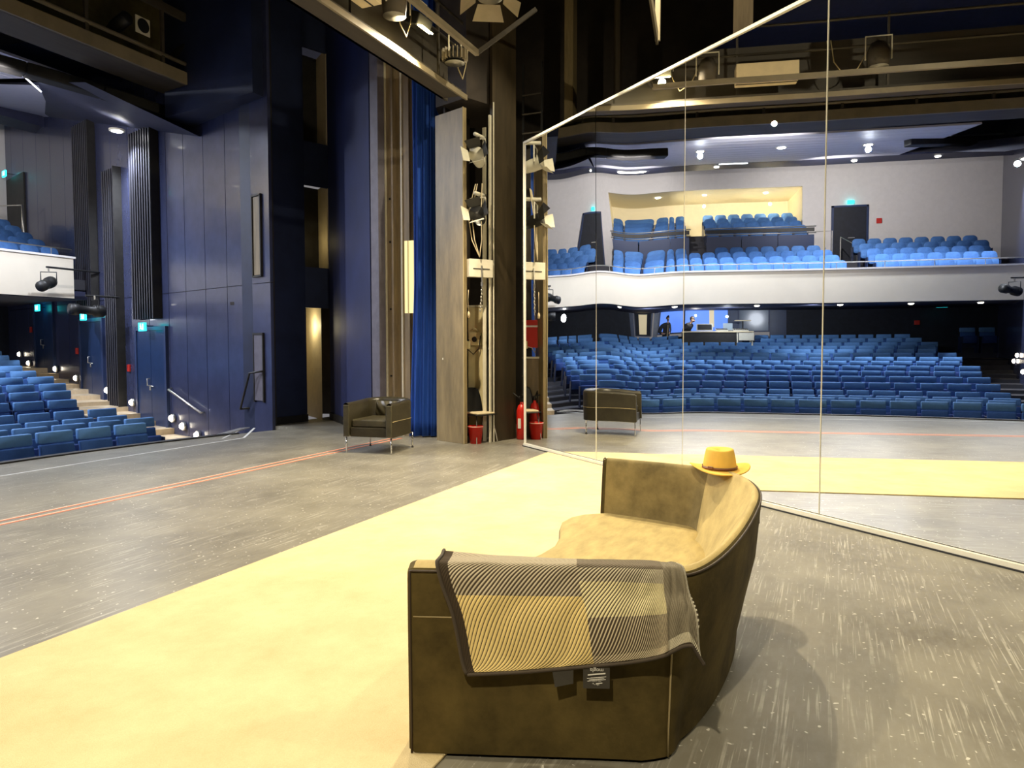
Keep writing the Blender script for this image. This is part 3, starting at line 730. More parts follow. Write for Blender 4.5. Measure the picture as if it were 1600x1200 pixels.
    # shelves with folders right of the cabinet
    r = thing('document_shelf', 'dark shelf of papers to the right of the cream cabinet', 'shelf', (10.95, 5.0, 0))
    mb = MB(); mb.bb((10.8, 5.09, 0), (11.1, 5.11, 2.2)); mb.bb((10.8, 4.82, 0), (11.1, 4.84, 2.2)); mb.build('side_panel', 'black', r)
    for z in (.5, 1.0, 1.4, 1.72, 2.05): MB().bb((10.8, 4.84, z), (11.1, 5.09, z + .02)).build('shelf_board', 'black', r)
    for k, z in enumerate((1.43, 1.75)):
        for j in range(4 if k == 0 else 3):
            mb = MB(); mb.box((10.83, 4.90 + .045 * j, z + .11), (.16, .028, .21), M4=Matrix.Rotation(radians(7), 3, 'X'))
            tag(mb.build('folder', 'paper'), f'{ORD[j]} white folder on the {("lower", "upper")[k]} paper shelf beside the cream cabinet', 'folder', 'folders on the document shelf')
    tag(MB().box((10.86, 4.96, 1.1), (.12, .16, .14)).build('cloth_bundle', 'plank', bevel=.04, seg=3), 'pale bluish cloth bundle on the shelf behind the dark panel', 'cloth')
    tag(MB().bb((10.30, 5.18, 1.45), (10.36, 5.26, 1.57)).build('wall_socket', 'yellowdev', bevel=.006), 'small cream socket box at the back edge of the timber panel', 'socket')
    # plastic chair, bucket
    r = thing('plastic_chair', 'black shell chair with chrome legs and pale cloth seat in the equipment gap', 'chair', (10.30, 5.00, 0), rz=radians(-20))
    def sh(a, b):
        x = (a - .5) * .40
        if b < .5: q = b / .5; return (x, -.20 + .38 * q, .44 - .02 * sin(pi * q) + .03 * abs(a - .5) ** 2)
        q = (b - .5) / .5; xx = x * (1 - .25 * q ** 3); return (xx, .18 + .07 * q, .44 + .40 * q * (1 - .08 * abs(2 * a - 1) ** 3))
    r.rotation_euler = (0, 0, radians(-28))
    mb = MB(); mb.grid(sh, 14, 20); mb.build('seat_shell', 'rubber', r, smooth=True, world=False, solid=.012)
    MB().box((0, -.03, .455), (.34, .30, .03)).build('seat_pad', 'cream', r, world=False, bevel=.012)
    for sx in (-1, 1):
        for sy in (-1, 1): MB().tube([(sx * .15, sy * .13, .43), (sx * .20, sy * .20, 0)], .009, 8).build('leg', 'chrome', r, smooth=True, world=False)
    r = thing('red_bucket', 'red plastic bucket standing on the floor under the black chair', 'bucket', (10.12, 4.98, 0))
    MB().lathe([(.0, .005), (.088, .0), (.115, .25), (.122, .25), (.122, .27), (.11, .27), (.084, .02), (0, .02)], (10.12, 4.98, 0), 24).build('body', 'red', r, smooth=True)
    MB().tube([(10.12 + .118 * cos(a), 4.98 + .118 * sin(a), .262) for a in [i * pi / 12 for i in range(25)]], .006, 6).build('rim', 'whitemetal', r, smooth=True)
    # extinguishers
    def ext(x, y, label, s=1.):
        r = thing('fire_extinguisher', label, 'fire extinguisher', (x, y, 0))
        MB().lathe([(.0, 0), (.07, 0), (.085, .02), (.085, .46), (.06, .54), (.025, .57), (.025, .6)], (x, y, 0), 20).build('cylinder', 'red', r, smooth=True)
        mb = MB(); mb.lathe([(.022, .59), (.03, .62), (.02, .66)], (x, y, 0), 12); mb.box((x - .03, y, .675), (.14, .025, .02), M4=Matrix.Rotation(radians(14), 3, 'Y')); mb.build('valve', 'rubber', r)
        MB().tube([(x, y + .02, .64), (x - .02, y + .14, .74), (x - .02, y + .17, .60), (x, y + .11, .42), (x, y + .095, .25)], .011, 8).build('hose', 'rubber', r, smooth=True)
        mb = MB(); mb.bb((x - .0875, y - .02, .18), (x - .083, y + .03, .34)); mb.build('label_plate', 'letter', r)
    ext(10.20, 5.26, 'red fire extinguisher just behind the brown timber panel, seen in the mirror edge')
    ext(10.86, 4.52, 'red fire extinguisher at the foot of the ladder beside the mirror')
    # ladder rungs in the dark slot
    r = thing('wall_ladder', 'dark metal ladder in the slot left of the mirror', 'ladder', (11.15, 4.55, 0))
    for y0 in (4.30, 4.62): MB().beam((11.15, y0, 0), (11.15, y0, 6), .03, .03).build('rail', 'rubber', r)
    for k in range(18): MB().beam((11.12, 4.30, .4 + .3 * k), (11.12, 4.62, .4 + .3 * k), .02, .02).build('rung', 'bridge', r)
    # red notice seen in the mirror edge
    r = thing('red_notice', 'red board with a white heading behind the timber panel, seen in the mirror edge', 'sign', (10.3, 5.52, 1.7))
    MB().bb((10.14, 5.50, 1.46), (10.52, 5.52, 1.92)).build('board', 'redsign', r)
    MB().bb((10.18, 5.492, 1.80), (10.46, 5.499, 1.83)).build('heading', 'letter', r)
M['bluewall_dk'] = mat('deep blue portal paint', (.014, .022, .085), .65, var=.2, vscale=1.2)
build_portal()

# ------------------------------------------------------------------ bridges and lamps over the stage
def build_bridges():
    r = thing('lighting_bridge', 'grey-brown lighting bridge running above the stage to the timber panel', 'lighting bridge', (4, 5.2, 5.1))
    MB().bb((-3, 4.93, 5.08), (9.6, 5.26, 5.16)).build('bottom_plate', 'bridge', r)
    MB().bb((-3, 4.90, 5.05), (9.72, 4.93, 5.12)).build('edge_strip', 'bridge_lt', r)
    MB().bb((-3, 5.22, 5.08), (9.72, 5.26, 5.95)).build('side_plate', 'bridge', r)
    for z in (5.75, 6.15): MB().tube([(-3, 4.98, z), (9.72, 4.98, z)], .02, 8).build('hand_rail', 'bridge', r, smooth=True)
    for x in (-1, 1, 3, 5, 7, 9): MB().beam((x, 4.98, 5.16), (x, 4.98, 6.2), .03, .03).build('rail_post', 'bridge', r)
    # second frame nearer the mirror
    r = thing('truss_frame', 'dim angled frame above the stage behind the lit flood lamp', 'truss', (8.5, 4.1, 5.2))
    MB().beam((2.0, 4.05, 5.08), (8.30, 4.05, 5.08), .05, .07).build('rail', 'bridge_lt', r)
    MB().beam((8.30, 4.05, 5.08), (8.62, 3.40, 5.62), .035, .05).build('rail', 'bridge', r)
    # suspended corner frame, bright cream edge
    r = thing('hanging_truss', 'cream corner of a hanging frame above the mirror top', 'frame', (9.4, 2.1, 6))
    MB().beam((8.3, 2.05, 6.22), (9.97, 2.2, 5.56), .03, .16).build('rail', 'bridge_lt', r)
    MB().beam((9.98, 2.2, 5.55), (9.98, 2.2, 8), .06, .05).build('post', 'cream', r)
    r = thing('tall_post', 'tall cream lit post standing behind the mirror', 'post', (9.3, 1.0, 0))
    MB().bb((9.15, .96, 0), (9.35, 1.06, 9)).build('web', 'cream', r); MB().bb((9.10, .90, 0), (9.14, 1.12, 9)).build('flange', 'steel', r)
    r = thing('dark_column', 'dim brown column rising left of the mirror top edge', 'column', (11.8, 4.4, 0))
    MB().bb((11.8, 4.0, 0), (12.0, 4.15, 9)).build('web', 'timber', r); MB().bb((11.78, 3.2, 4), (11.9, 3.3, 9)).build('flange', 'timber_dark', r)
    pos = Vector((8.19, 4.78, 5.47))
    r = thing('flood_lamp', 'lit warm flood lamp under the lighting bridge throwing yellow light', 'flood light', tuple(pos))
    R = Matrix.Rotation(radians(200), 3, 'X') @ Matrix.Rotation(radians(0), 3, 'Y')
    MB().box(pos + Vector((0, .03, .07)), (.34, .20, .16), M4=Matrix.Rotation(radians(20), 3, 'X')).build('housing', 'rubber', r, bevel=.02)
    MB().box(pos + Vector((0, -.03, -.025)), (.27, .15, .012), M4=Matrix.Rotation(radians(20), 3, 'X')).build('glass', 'flood', r)
    MB().tube([pos + Vector((-.2, .03, .07)), pos + Vector((-.2, .03, .35)), pos + Vector((.2, .03, .35)), pos + Vector((.2, .03, .07))], .012, 6).build('yoke', 'whitemetal', r)
    def can(p, label, finned=False, sc=1.):
        p = Vector(p); r = thing('hanging_lantern', label, 'stage light', tuple(p))
        if finned:
            MB().lathe([(.13, -.06), (.13, .05), (.03, .12)], p, 20).build('housing', 'rubber', r, smooth=True)
            mb = MB()
            for k in range(18):
                a = k * pi / 9; mb.box(p + Vector((.15 * cos(a), .15 * sin(a), .0)), (.05, .008, .14), rz=a)
            mb.build('cooling_fins', 'bridge_lt', r)
        else:
            MB().lathe([(.13, -.10), (.15, .10), (.10, .22), (.03, .25)], p, 20).build('housing', 'bridge', r, smooth=True)
        MB().lathe([(0, -.085), (.11, -.095), (.135, -.105)], p, 20).build('lens', 'lampoff', r, smooth=True)
        MB().tube([p + Vector((-.17, 0, 0)), p + Vector((-.17, 0, .32)), p + Vector((.17, 0, .32)), p + Vector((.17, 0, 0))], .012, 6).build('yoke', 'whitemetal', r)
        mb = MB(); mb.tube([p + Vector((.1, .05, .2)), p + Vector((.25, .08, -.08)), p + Vector((.42, .1, -.16)), p + Vector((.55, .12, .05)), p + Vector((.6, .1, .35))], .008, 6)
        mb.build('cable', 'seam', r, smooth=True)
    can((7.46, 4.70, 5.40), 'unlit round lantern hanging left of the lit flood lamp')
    can((8.95, 4.70, 5.38), 'finned round lantern hanging right of the lit flood lamp', True)
    can((5.2, 4.70, 5.45), 'unlit lantern on the lighting bridge, seen only in the mirror')
    can((2.2, 4.70, 5.45), 'lantern at the far end of the bridge, seen in the mirror')
    r = thing('ballast_box', 'cream rectangular ballast box hanging at the bridge beside the lanterns', 'box', (6.7, 4.75, 5.35))
    MB().bb((6.2, 4.60, 5.24), (7.05, 4.86, 5.5)).build('case', 'cream', r, bevel=.01)
    MB().bb((6.2, 4.70, 5.232), (7.05, 4.715, 5.24)).build('slot', 'black', r)
    # lantern with barn doors: plates above
    for k, (x, y, z, lb) in enumerate(((8.35, 3.9, 5.75, 'dim barn-door lantern behind the angled frame'), (4.6, 2.6, 5.9, 'large barn-door lantern high above the stage, reflected near the picture top'), (6.3, 2.4, 6.0, 'barn-door lantern reflected just left of the tall mirror seam'))):
        r = thing('fresnel_lantern', lb, 'stage light', (x, y, z))
        MB().lathe([(.16, -.02), (.17, .20), (.12, .32), (.04, .34)], (x, y, z), 22).build('housing', 'bridge', r, smooth=True)
        MB().lathe([(0, .0), (.10, -.02), (.15, -.03)], (x, y, z), 22).build('lens', 'lampoff', r, smooth=True)
        for q in range(4):
            a = q * pi / 2 + .5
            vv = [Vector((.17 * cos(a) - s * .14 * sin(a), .17 * sin(a) + s * .14 * cos(a), -.02)) for s in (-1, 1)] + [Vector((.36 * cos(a) - s * .20 * sin(a), .36 * sin(a) + s * .20 * cos(a), -.15)) for s in (1, -1)]
            mb = MB(); mb.add([v + Vector((x, y, z)) for v in vv], [(0, 1, 2, 3)]); mb.build('barn_door', 'bridge_lt', r)
        MB().tube([(x, y, z + .34), (x, y, z + 1.2)], .02, 8).build('hanger', 'rubber', r)
    # flown pipes over the stage (seen in the mirror)
    for k, (y, z, lb) in enumerate(((3.0, 5.15, 'thin pale flown pipe over the carpet'), (2.6, 6.3, 'flown pipe carrying the barn-door lanterns'))):
        tag(MB().tube([(-3, y, z + 1.1), (9.0, y, z + 1.1)], .025, 8).build('flown_pipe', 'bridge_lt', smooth=True), lb, 'pipe')
    # house bridge
    r = thing('house_bridge', 'olive brown lighting bridge spanning the auditorium ceiling near the stage', 'lighting bridge', (5, 12.2, 6.6))
    N = 14
    def by(x): return 12.05 - .0 * (x - 5.5)
    xa, xb = -1.0, 11.75
    MB().bb((xa, 12.35, 6.62), (xb, 12.45, 8.5)).build('back_plate', 'olive', r)
    MB().bb((xa, 11.6, 6.55), (xb, 12.4, 6.63)).build('floor_plate', 'bridge', r)
    MB().bb((xa, 11.55, 6.55), (xb, 11.62, 6.78)).build('edge_beam', 'bridge_lt', r)
    MB().bb((xa, 11.55, 7.75), (xb, 11.62, 7.9)).build('edge_beam', 'bridge', r)
    MB().bb((11.66, 11.55, 6.6), (xb, 12.4, 7.9)).build('end_plate', 'olive', r)
    for z in (6.95,): MB().tube([(xa, 11.6, z), (xb, 11.6, z)], .04, 8).build('pipe', 'bridge_lt', r, smooth=True)
    for x in [xa + .5 + 1.55 * k for k in range(9)]: MB().beam((x, 11.6, 6.6), (x, 11.6, 7.8), .05, .06).build('rail_post', 'bridge', r)
    for k, x in enumerate((11.0, 9.6, 8.2, 6.5, 5.0, 3.6, 2.1, .6)):
        rr = thing('bridge_spotlight', f'{ORD[k]} spotlight from the side wall on the house lighting bridge', 'spotlight', (x, 11.75, 7.3), group='spotlights on the house bridge')
        Rm = Matrix.Rotation(radians(70), 3, 'X')
        MB().lathe([(.09, -.22), (.12, -.1), (.12, .22), (.10, .24)], (x, 11.8, 7.25), 14, M4=Rm).build('housing', 'rubber', rr, smooth=True)
        MB().lathe([(0, .23), (.09, .235)], (x, 11.8, 7.25), 14, M4=Rm).build('lens', 'cream_glow' if k == 0 else 'lampoff', rr)
    # loudspeaker-like fan sign
    r = thing('cage_fan', 'small white square ventilation plate with a round dark rotor on the house bridge', 'fan', (9.95, 11.53, 7.4))
    MB().bb((9.72, 11.53, 7.12), (10.02, 11.545, 7.42)).build('plate', 'whitemetal', r)
    MB().lathe([(0, .0), (.11, .0), (.125, .01)], (9.87, 11.525, 7.27), 20, M4=Matrix.Rotation(pi / 2, 3, 'X')).build('rotor', 'rubber', r)
build_bridges()

# ------------------------------------------------------------------ auditorium shell
ROWZ = [.25, .24, .23, .30, .45, .58, .69, .81, .92, 1.02, 1.14, 1.25, 1.36, 1.47, 1.62, 1.76]
SH = .93
def row_y(i): return 10.35 + .9 * i
def bow(x): return -.028 * (x - 5.6) ** 2
def ceil_z(y): return 7.0 + .13 * (y - 14.4)
def soff_z(y): return 6.35 + .26 * (y - 14.6)
def build_house():
    # stepped floor, one tread per row, following the seat arcs
    mb = MB(); mw = MB()
    N = 18
    for i in range(len(ROWZ)):
        z = ROWZ[i] - SH; zn = (ROWZ[i + 1] - SH) if i + 1 < len(ROWZ) else z + .02
        ya = 9.0 if i == 0 else row_y(i) - .42; yb = row_y(i) + .48
        def strip(t, f0, f1, y0, y1):
            for k in range(N):
                p, q = f0 + (f1 - f0) * k / N, f0 + (f1 - f0) * (k + 1) / N
                def pt(f, y):
                    x = -1.0 + f * (12.0 + 1.0); xl = wallL(y) - .1; xr = wallR(y) + .05; x = xl + f * (xr - xl)
                    return (x, y + bow(x) * .8)
                a, b, c, d = pt(p, y0), pt(q, y0), pt(q, y1), pt(p, y1)
                t.add([(*a, z), (*b, z), (*c, z), (*d, z), (*d, zn), (*c, zn)], [(0, 1, 2, 3), (3, 2, 5, 4)])
        yb2 = yb if i + 1 < len(ROWZ) else 27
        strip(mb, .0, .90, ya, yb2)
        strip(mw, .90, 1.0, ya, yb2)
        mw.add([(wallL(yb) - .1, ya, z + .004), (wallL(yb) + .75, ya, z + .004), (wallL(yb) + .75, yb, z + .004), (wallL(yb) - .1, yb, z + .004)], [(0, 1, 2, 3)])
    struct(mb, 'floor_stalls', 'darkfloor'); struct(mw, 'floor_aisle_steps', 'wood')
    # side wall with the doors: separate boards with open joints
    mb = MB(); ys = [9.5, 10.35, 11.05, 11.92, 12.78, 13.6, 14.6, 15.6, 16.6, 17.6, 18.7, 19.8, 20.9, 22.1, 23.3, 24.5, 25.9]
    for a, b in zip(ys[:-1], ys[1:]):
        for z0, z1 in ((-1.2, 2.66), (2.672, 9.5)):
            A = Vector((wallR(a + .008), a + .008, (z0 + z1) / 2)); B = Vector((wallR(b - .008), b - .008, (z0 + z1) / 2)); o = Vector((.03, -.01, 0)); mb.beam(A + o, B + o, .06, z1 - z0)
    mb.beam(Vector((wallR(9.5) + .08, 9.5, 4)), Vector((wallR(25.9) + .08, 25.9, 4)), .05, 11, 1)
    struct(mb, 'wall_right', ['bluewall', 'black'])
    mb = MB(); a, b = 9.4, 26; mb.beam(Vector((wallL(a) - .03, a, 4)), Vector((wallL(b) - .03, b, 4)), .06, 11); struct(mb, 'wall_left', 'bluewall')
    # rear wall under the balcony, with booth openings
    y = 25.4
    mb = MB(); mb.bb((-5.2, y, 0), (2.9, y + .1, 3.2)); mb.bb((9.45, y, 0), (16.4, y + .1, 3.2)); struct(mb, 'wall_rear_lower', 'rearwall')
    r = thing('control_booth', 'blue framed control booth with windows at the back of the stalls', 'booth', (6, y, .8))
    mb = MB(); mb.bb((2.9, y - .02, .4), (9.45, y + .08, 1.72)); mb.bb((2.9, y - .02, 2.9), (9.45, y + .08, 3.2))
    for x0, x1 in ((2.9, 3.55), (4.78, 5.15), (9.22, 9.45), (8.2, 8.35)): mb.bb((x0, y - .02, 1.7), (x1, y + .08, 2.92))
    mb.build('booth_front', 'door', r)
    for x0, x1, m, b0 in ((3.6, 4.75, 'glassdim', 1.95), (5.2, 7.0, 'glassblue', 1.9), (7.05, 8.15, 'glassblue', 1.9), (8.45, 9.15, 'rearwall', 1.85)):
        fr = MB().bb((x0 - .05, y - .05, b0 - .05), (x0, y, 2.93)).bb((x1, y - .05, b0 - .05), (x1 + .05, y, 2.93)).bb((x0, y - .05, b0 - .05), (x1, y, b0)).build('window_frame', 'doorframe', r)
        MB().bb((x0, y + .02, b0), (x1, y + .04, 2.92)).shift(r.location).build('pane', m, fr, world=False)
    MB().bb((8.6, y + .0, 1.9), (8.95, y + .015, 2.75)).build('lit_interior', 'boothwarm', r)
    MB().bb((5.75, y + .0, 2.1), (5.95, y + .015, 2.8)).build('lit_interior', 'boothwarm', r)
    # upper rear wall with the niche for the top block
    Y = 25.1; nx0, nx1, nt = 2.35, 9.75, 7.75
    mb = MB(); mb.bb((-5.2, Y, 3.6), (nx0, Y + .12, 9.4)); mb.bb((nx1, Y, 3.6), (16.6, Y + .12, 9.4)); mb.bb((nx0, Y, nt), (nx1, Y + .12, 9.4)); struct(mb, 'wall_rear_upper', 'whitewall')
    mb = MB(); mb.bb((nx0 - .1, 28.4, 4.5), (nx1 + .1, 28.5, 8)); mb.bb((nx0 - .1, Y + .1, 4.5), (nx0, 28.4, 8)); mb.bb((nx1, Y + .1, 4.5), (nx1 + .1, 28.4, 8)); mb.bb((nx0, Y + .1, nt), (nx1, 28.4, nt + .1)); struct(mb, 'wall_niche', 'niche')
    # balcony: fascia with capping, soffit, floors
    x0, x1, V = -3.1, 13.55, 18.0
    mb = MB(); mb.bb((x0, V, 2.72), (x1 - .45, V + .14, 3.74)); struct(mb, 'wall_balcony_front', 'fascia')
    mb = MB(); mb.bb((x0, V - .03, 3.74), (x1 - .4, V + .22, 3.79)); struct(mb, 'trim_balcony_cap', 'whitewall')
    mb = MB(); mb.bb((x0 - .2, V + .05, 2.70), (x1, 20, 2.80)); mb.prism([(-2.5, V + .1), (13.5, V + .1), (16.2, 25.4), (-4.8, 25.4)], 2.80, 2.95); struct(mb, 'ceiling_under_balcony', 'navy')
    mb = MB()
    for k, z in enumerate((3.22, 3.5, 3.8, 4.1, 4.4)):
        ya, yb = 18.1 + k * 1.0 + (.3 if k else 0), 19.4 + k
        if k == 4: yb = 25.1
        mb.prism([(wallL(yb), ya), (wallR(ya) - .03, ya), (wallR(yb) - .03, yb), (wallL(yb), yb)], z - .3, z)
    struct(mb, 'floor_balcony', 'darkfloor')
    mb = MB()
    for k, z in enumerate((5.0, 5.3, 5.6, 5.95)):
        ya, yb = 22.95 + k * .95, 23.9 + k * .95
        if k == 3: yb = 28.4
        mb.bb((nx0 + .02, ya, z - .4), (nx1 - .02, yb, z))
    struct(mb, 'floor_upper_block', 'darkfloor')
    # parapet and rails of the upper block
    for xa, xb, lb in ((2.35, 6.25, 'door'), (6.95, 9.75, 'far')):
        r = thing('balcony_parapet', f'dark blue parapet with two steel rails before the upper seat block on the {lb} side', 'parapet', ((xa + xb) / 2, 22.8, 4.4))
        n = 3; w = (xb - xa) / n
        for k in range(n): MB().bb((xa + w * k + .01, 22.78, 4.4), (xa + w * (k + 1) - .01, 22.84, 5.5))  .build('board', 'seat_dk', r)
        for z in (5.56, 5.80): MB().tube([(xa - .05, 22.75, z), (xb + .05, 22.75, z)], .02, 8).build('rail', 'metal', r, smooth=True)
        MB().bb((xa, 22.78, 5.62), (xb, 22.84, 5.76)).build('board', 'black', r)
    r = thing('end_railing', 'steel end railing beside the balcony door', 'railing', (2.1, 22.8, 4.4))
    MB().tube([(2.35, 22.75, 5.6), (1.95, 22.75, 5.6), (1.95, 22.75, 4.4)], .02, 8).build('tube', 'metal', r)
    r = thing('block_stairs', 'dark stairs climbing between the two halves of the upper seat block', 'stairs', (6.6, 22.5, 4.4))
    for k in range(6): MB().bb((6.25, 21.9 + k * .3, 4.0), (6.95, 22.2 + k * .3, 4.3 + k * .17)).build('step', 'darkfloor', r)
    # thin glass-and-steel rail along the balcony front
    r = thing('balcony_rail', 'thin steel rail along the top of the cream balcony front', 'railing', (5, 18.1, 3.8))
    MB().tube([(x0, 18.12, 3.98), (x1 - .4, 18.12, 3.98)], .016, 8).build('rail', 'metal', r, smooth=True)
    for k in range(12): MB().beam((x0 + .3 + k * 1.4, 18.12, 3.78), (x0 + .3 + k * 1.4, 18.12, 3.98), .02, .02).build('bracket', 'metal', r)
    # ceilings
    mb = MB()
    ya, yb = 14.4, 21.2
    for k in range(11):
        a = ya + (yb - ya) * k / 11 + .015; b = ya + (yb - ya) * (k + 1) / 11 - .015
        mb.add([(0.2, a, ceil_z(a)), (10.6, a, ceil_z(a)), (10.6, b, ceil_z(b)), (0.2, b, ceil_z(b)), (0.2, a, ceil_z(a) + .05), (10.6, a, ceil_z(a) + .05), (10.6, b, ceil_z(b) + .05), (0.2, b, ceil_z(b) + .05)],
               [(0, 3, 2, 1), (4, 5, 6, 7), (0, 1, 5, 4), (2, 3, 7, 6), (0, 4, 7, 3), (1, 2, 6, 5)])
    struct(mb, 'ceiling_boards', 'plank')
    mb = MB()
    for s in (-1, 1):
        # tilted side clouds
        xs = (10.75, 16.5) if s > 0 else (-5.5, -.0)
        mb.add([(xs[0], 13.6, 6.75), (xs[1], 13.6, 6.1), (xs[1], 25, 8.9), (xs[0], 25, 8.5)], [(0, 1, 2, 3)])
    struct(mb, 'ceiling_side_clouds', 'plank')
    mb = MB(); mb.add([(-5.5, 9, 9.4), (17, 9, 9.4), (17, 26, 9.4), (-5.5, 26, 9.4)], [(0, 1, 2, 3)]); mb.bb((-5, 21.3, 7.9), (16, 22.2, 8.4)); struct(mb, 'ceiling_house', 'navy')
    # soffit between the house bridge and the wall tops
    mb = MB()
    S = lambda y: 6.3 + .26 * (y - 14.0)
    pts = [(9.4, 12.45), (wallR(12.0) + .1, 12.0), (wallR(16) + .1, 16), (wallR(22) + .1, 22), (13.0, 22)]
    mb.add([(x, y, S(y) + (.35 if k in (4, 0) else 0)) for k, (x, y) in enumerate(pts)], [tuple(range(5))])
    mb.add([(x, y, S(y) + 1.2) for x, y in pts], [tuple(range(5))])
    struct(mb, 'ceiling_side_soffit', 'navy')
    mb = MB(); mb.prism([(10.55, 9.64), (11.0, 12.3), (12.6, 12.3), (11.6, 9.64)], 6.05, 10); struct(mb, 'wall_portal_box', 'portal')
    # dark curved fins under the ceiling
    for k, (P, lb) in enumerate((([(8.2, 14.15, 6.64), (9.2, 13.8, 6.60), (10.4, 13.3, 6.50), (11.7, 12.8, 6.32)], 'long dark ceiling fin beneath the boards near the door wall'), ([(-.8, 17.6, 7.35), (1.2, 16.9, 7.25)], 'dark ceiling fin above the far side of the stalls'))):
        mb = MB()
        for a, b in zip(P[:-1], P[1:]): mb.beam(a, b, .34, .22)
        tag(mb.build('ceiling_fin', 'black', bevel=.03), lb, 'ceiling fin')
    tag(MB().tube([(5.9, 21.25, 7.87), (4.9, 21.25, 7.87)], .02, 8).build('tube_light', 'tube'), 'thin white tube light under the blue ceiling band', 'light')
    tag(MB().tube([(9.9, 15.0, 6.95), (10.6, 15.4, 6.85)], .015, 8).build('tube_light', 'tube'), 'thin white tube light beneath the ceiling fin near the side wall', 'light')
build_house()

# acoustic slat panels, doors, exit signs and wall fittings on the side wall
def along(y, off=0., z=0.):   # point on the side wall, off = distance into the room
    d = Vector((.335, 1, 0)).normalized(); nn = Vector((-d.y, d.x, 0)); return Vector((wallR(y), y, z)) + nn * off
def alongL(y, off=0., z=0.):
    d = Vector((-.31, 1, 0)).normalized(); nn = Vector((d.y, -d.x, 0)); return Vector((wallL(y), y, z)) + nn * off
def build_fittings():
    for y0, y1, z0, z1, lb in ((13.95, 15.25, 2.12, 6.45, 'tall black slatted acoustic panel above the nearest exit door'), (16.0, 16.9, -.35, 5.85, 'lower narrow black slatted panel between two exit doors'), (17.55, 18.85, 2.35, 7.35, 'tall black slatted acoustic panel above the middle exit door')):
        r = thing('slat_panel', lb, 'acoustic panel', tuple(along((y0 + y1) / 2, 0, z0)))
        mb = MB(); mb.beam(along(y0, .02, (z0 + z1) / 2), along(y1, .02, (z0 + z1) / 2), .03, z1 - z0); mb.build('back_board', 'black', r)
        mb = MB(); n = 10 if y1 - y0 > 1 else 7
        for k in range(n):
            y = y0 + (y1 - y0) * (k + .5) / n; mb.beam(along(y - .022, .075, (z0 + z1) / 2), along(y + .022, .075, (z0 + z1) / 2), .09, z1 - z0); mb.beam(along(y - .022, .125, (z0 + z1) / 2), along(y + .022, .125, (z0 + z1) / 2), .008, z1 - z0, mi=1)  # thin front caps carry the painted light
        mb.build('slatted_face', ['slat', 'slat_lit'], r)
        mb = MB(); mb.beam(along(y0 - .02, .10, (z0 + z1) / 2), along(y0 - .01, .10, (z0 + z1) / 2), .20, z1 - z0); mb.build('side_board', 'black', r)
    def door(y0, y1, z0, z1, lb, sidey):
        r = thing('exit_door', lb, 'door', tuple(along((y0 + y1) / 2, 0, z0)))
        mb = MB()
        for a, b, c, d in ((y0 - .09, y0, z0, z1 + .09), (y1, y1 + .09, z0, z1 + .09), (y0, y1, z1, z1 + .09)):
            mb.beam(along(a, .03, (c + d) / 2), along(b, .03, (c + d) / 2), .08, d - c)
        mb.build('door_frame', 'doorframe', r)
        ym = (y0 + y1) / 2
        for a, b in ((y0, ym - .006), (ym + .006, y1)):
            lf = MB().beam(along(a, .025, (z0 + z1) / 2), along(b, .025, (z0 + z1) / 2), .04, z1 - z0 - .01).build('door_leaf', 'door', r)
        mb = MB(); zc = z0 + 1.02; yy = ym + .07
        mb.tube([along(yy, .05, zc + .16), along(yy, .11, zc + .16), along(yy, .11, zc), along(yy, .05, zc)], .013, 8); mb.tube([along(yy, .08, zc), along(yy - .26, .09, zc - .01)], .012, 8); mb.beam(along(yy + .03, .05, zc - .06), along(yy - .03, .05, zc - .06), .012, .10)
        mb.build('door_handle', 'metal', r, smooth=True)
    door(13.75, 15.20, -.45, 1.85, 'blue double exit door nearest the stage', 0)
    door(17.35, 18.80, .02, 2.13, 'blue double exit door in the middle of the side wall', 0)
    door(21.0, 22.55, .50, 2.75, 'blue exit door farthest from the stage under the balcony', 0)
    for y, z, lb in ((14.42, 1.93, 'cyan lit exit sign over the nearest exit door'), (18.0, 2.26, 'cyan lit exit sign over the middle exit door'), (21.6, 2.62, 'cyan lit exit sign under the balcony edge over the farthest exit door'), (24.35, 7.0, 'cyan lit exit sign over the dark balcony side door')):
        r = thing('exit_sign', lb, 'exit sign', tuple(along(y, .1, z)))
        mb = MB(); mb.beam(along(y - .16, .24, z), along(y + .16, .24, z), .05, .19); mb.build('lit_box', 'exit', r)
        mb = MB()
        # running figure pictogram
        P = lambda a, b: along(y + a, .268, z + b)
        mb.beam(P(.05, .055), P(.03, .055), .003, .035); mb.beam(P(.04, .03), P(.03, -.01), .003, .03); mb.tube([P(.03, -.01), P(-.01, -.03), P(-.03, -.06)], .007, 5); mb.tube([P(.03, -.01), P(.05, -.04), P(.08, -.05)], .007, 5); mb.tube([P(.07, .01), P(.04, .03), P(.0, .01)], .006, 5); mb.beam(P(-.06, 0), P(-.11, 0), .003, .13)
        mb.build('pictogram', 'exitmark', r)
        MB().beam(along(y, .0, z + .02), along(y, .24, z + .02), .02, .02).build('bracket', 'rubber', r)
    for y, z, lb in ((15.75, .95, 'small red call point beside the nearest exit door'), (19.15, 1.35, 'small red call point beside the middle exit door'), (23.0, 2.0, 'small red call point beside the farthest exit door')):
        tag(MB().beam(along(y - .06, .03, z), along(y + .06, .03, z), .05, .17).build('call_point', 'redsign', bevel=.008), lb, 'call point')
    # dark door leaf on the balcony level
    r = thing('balcony_side_door', 'black door at balcony level on the blue side wall', 'door', tuple(along(24.1, 0, 4.4)))
    MB().beam(along(23.15, .03, 5.65), along(24.9, .03, 5.65), .05, 2.5).build('door_leaf', 'black', r)
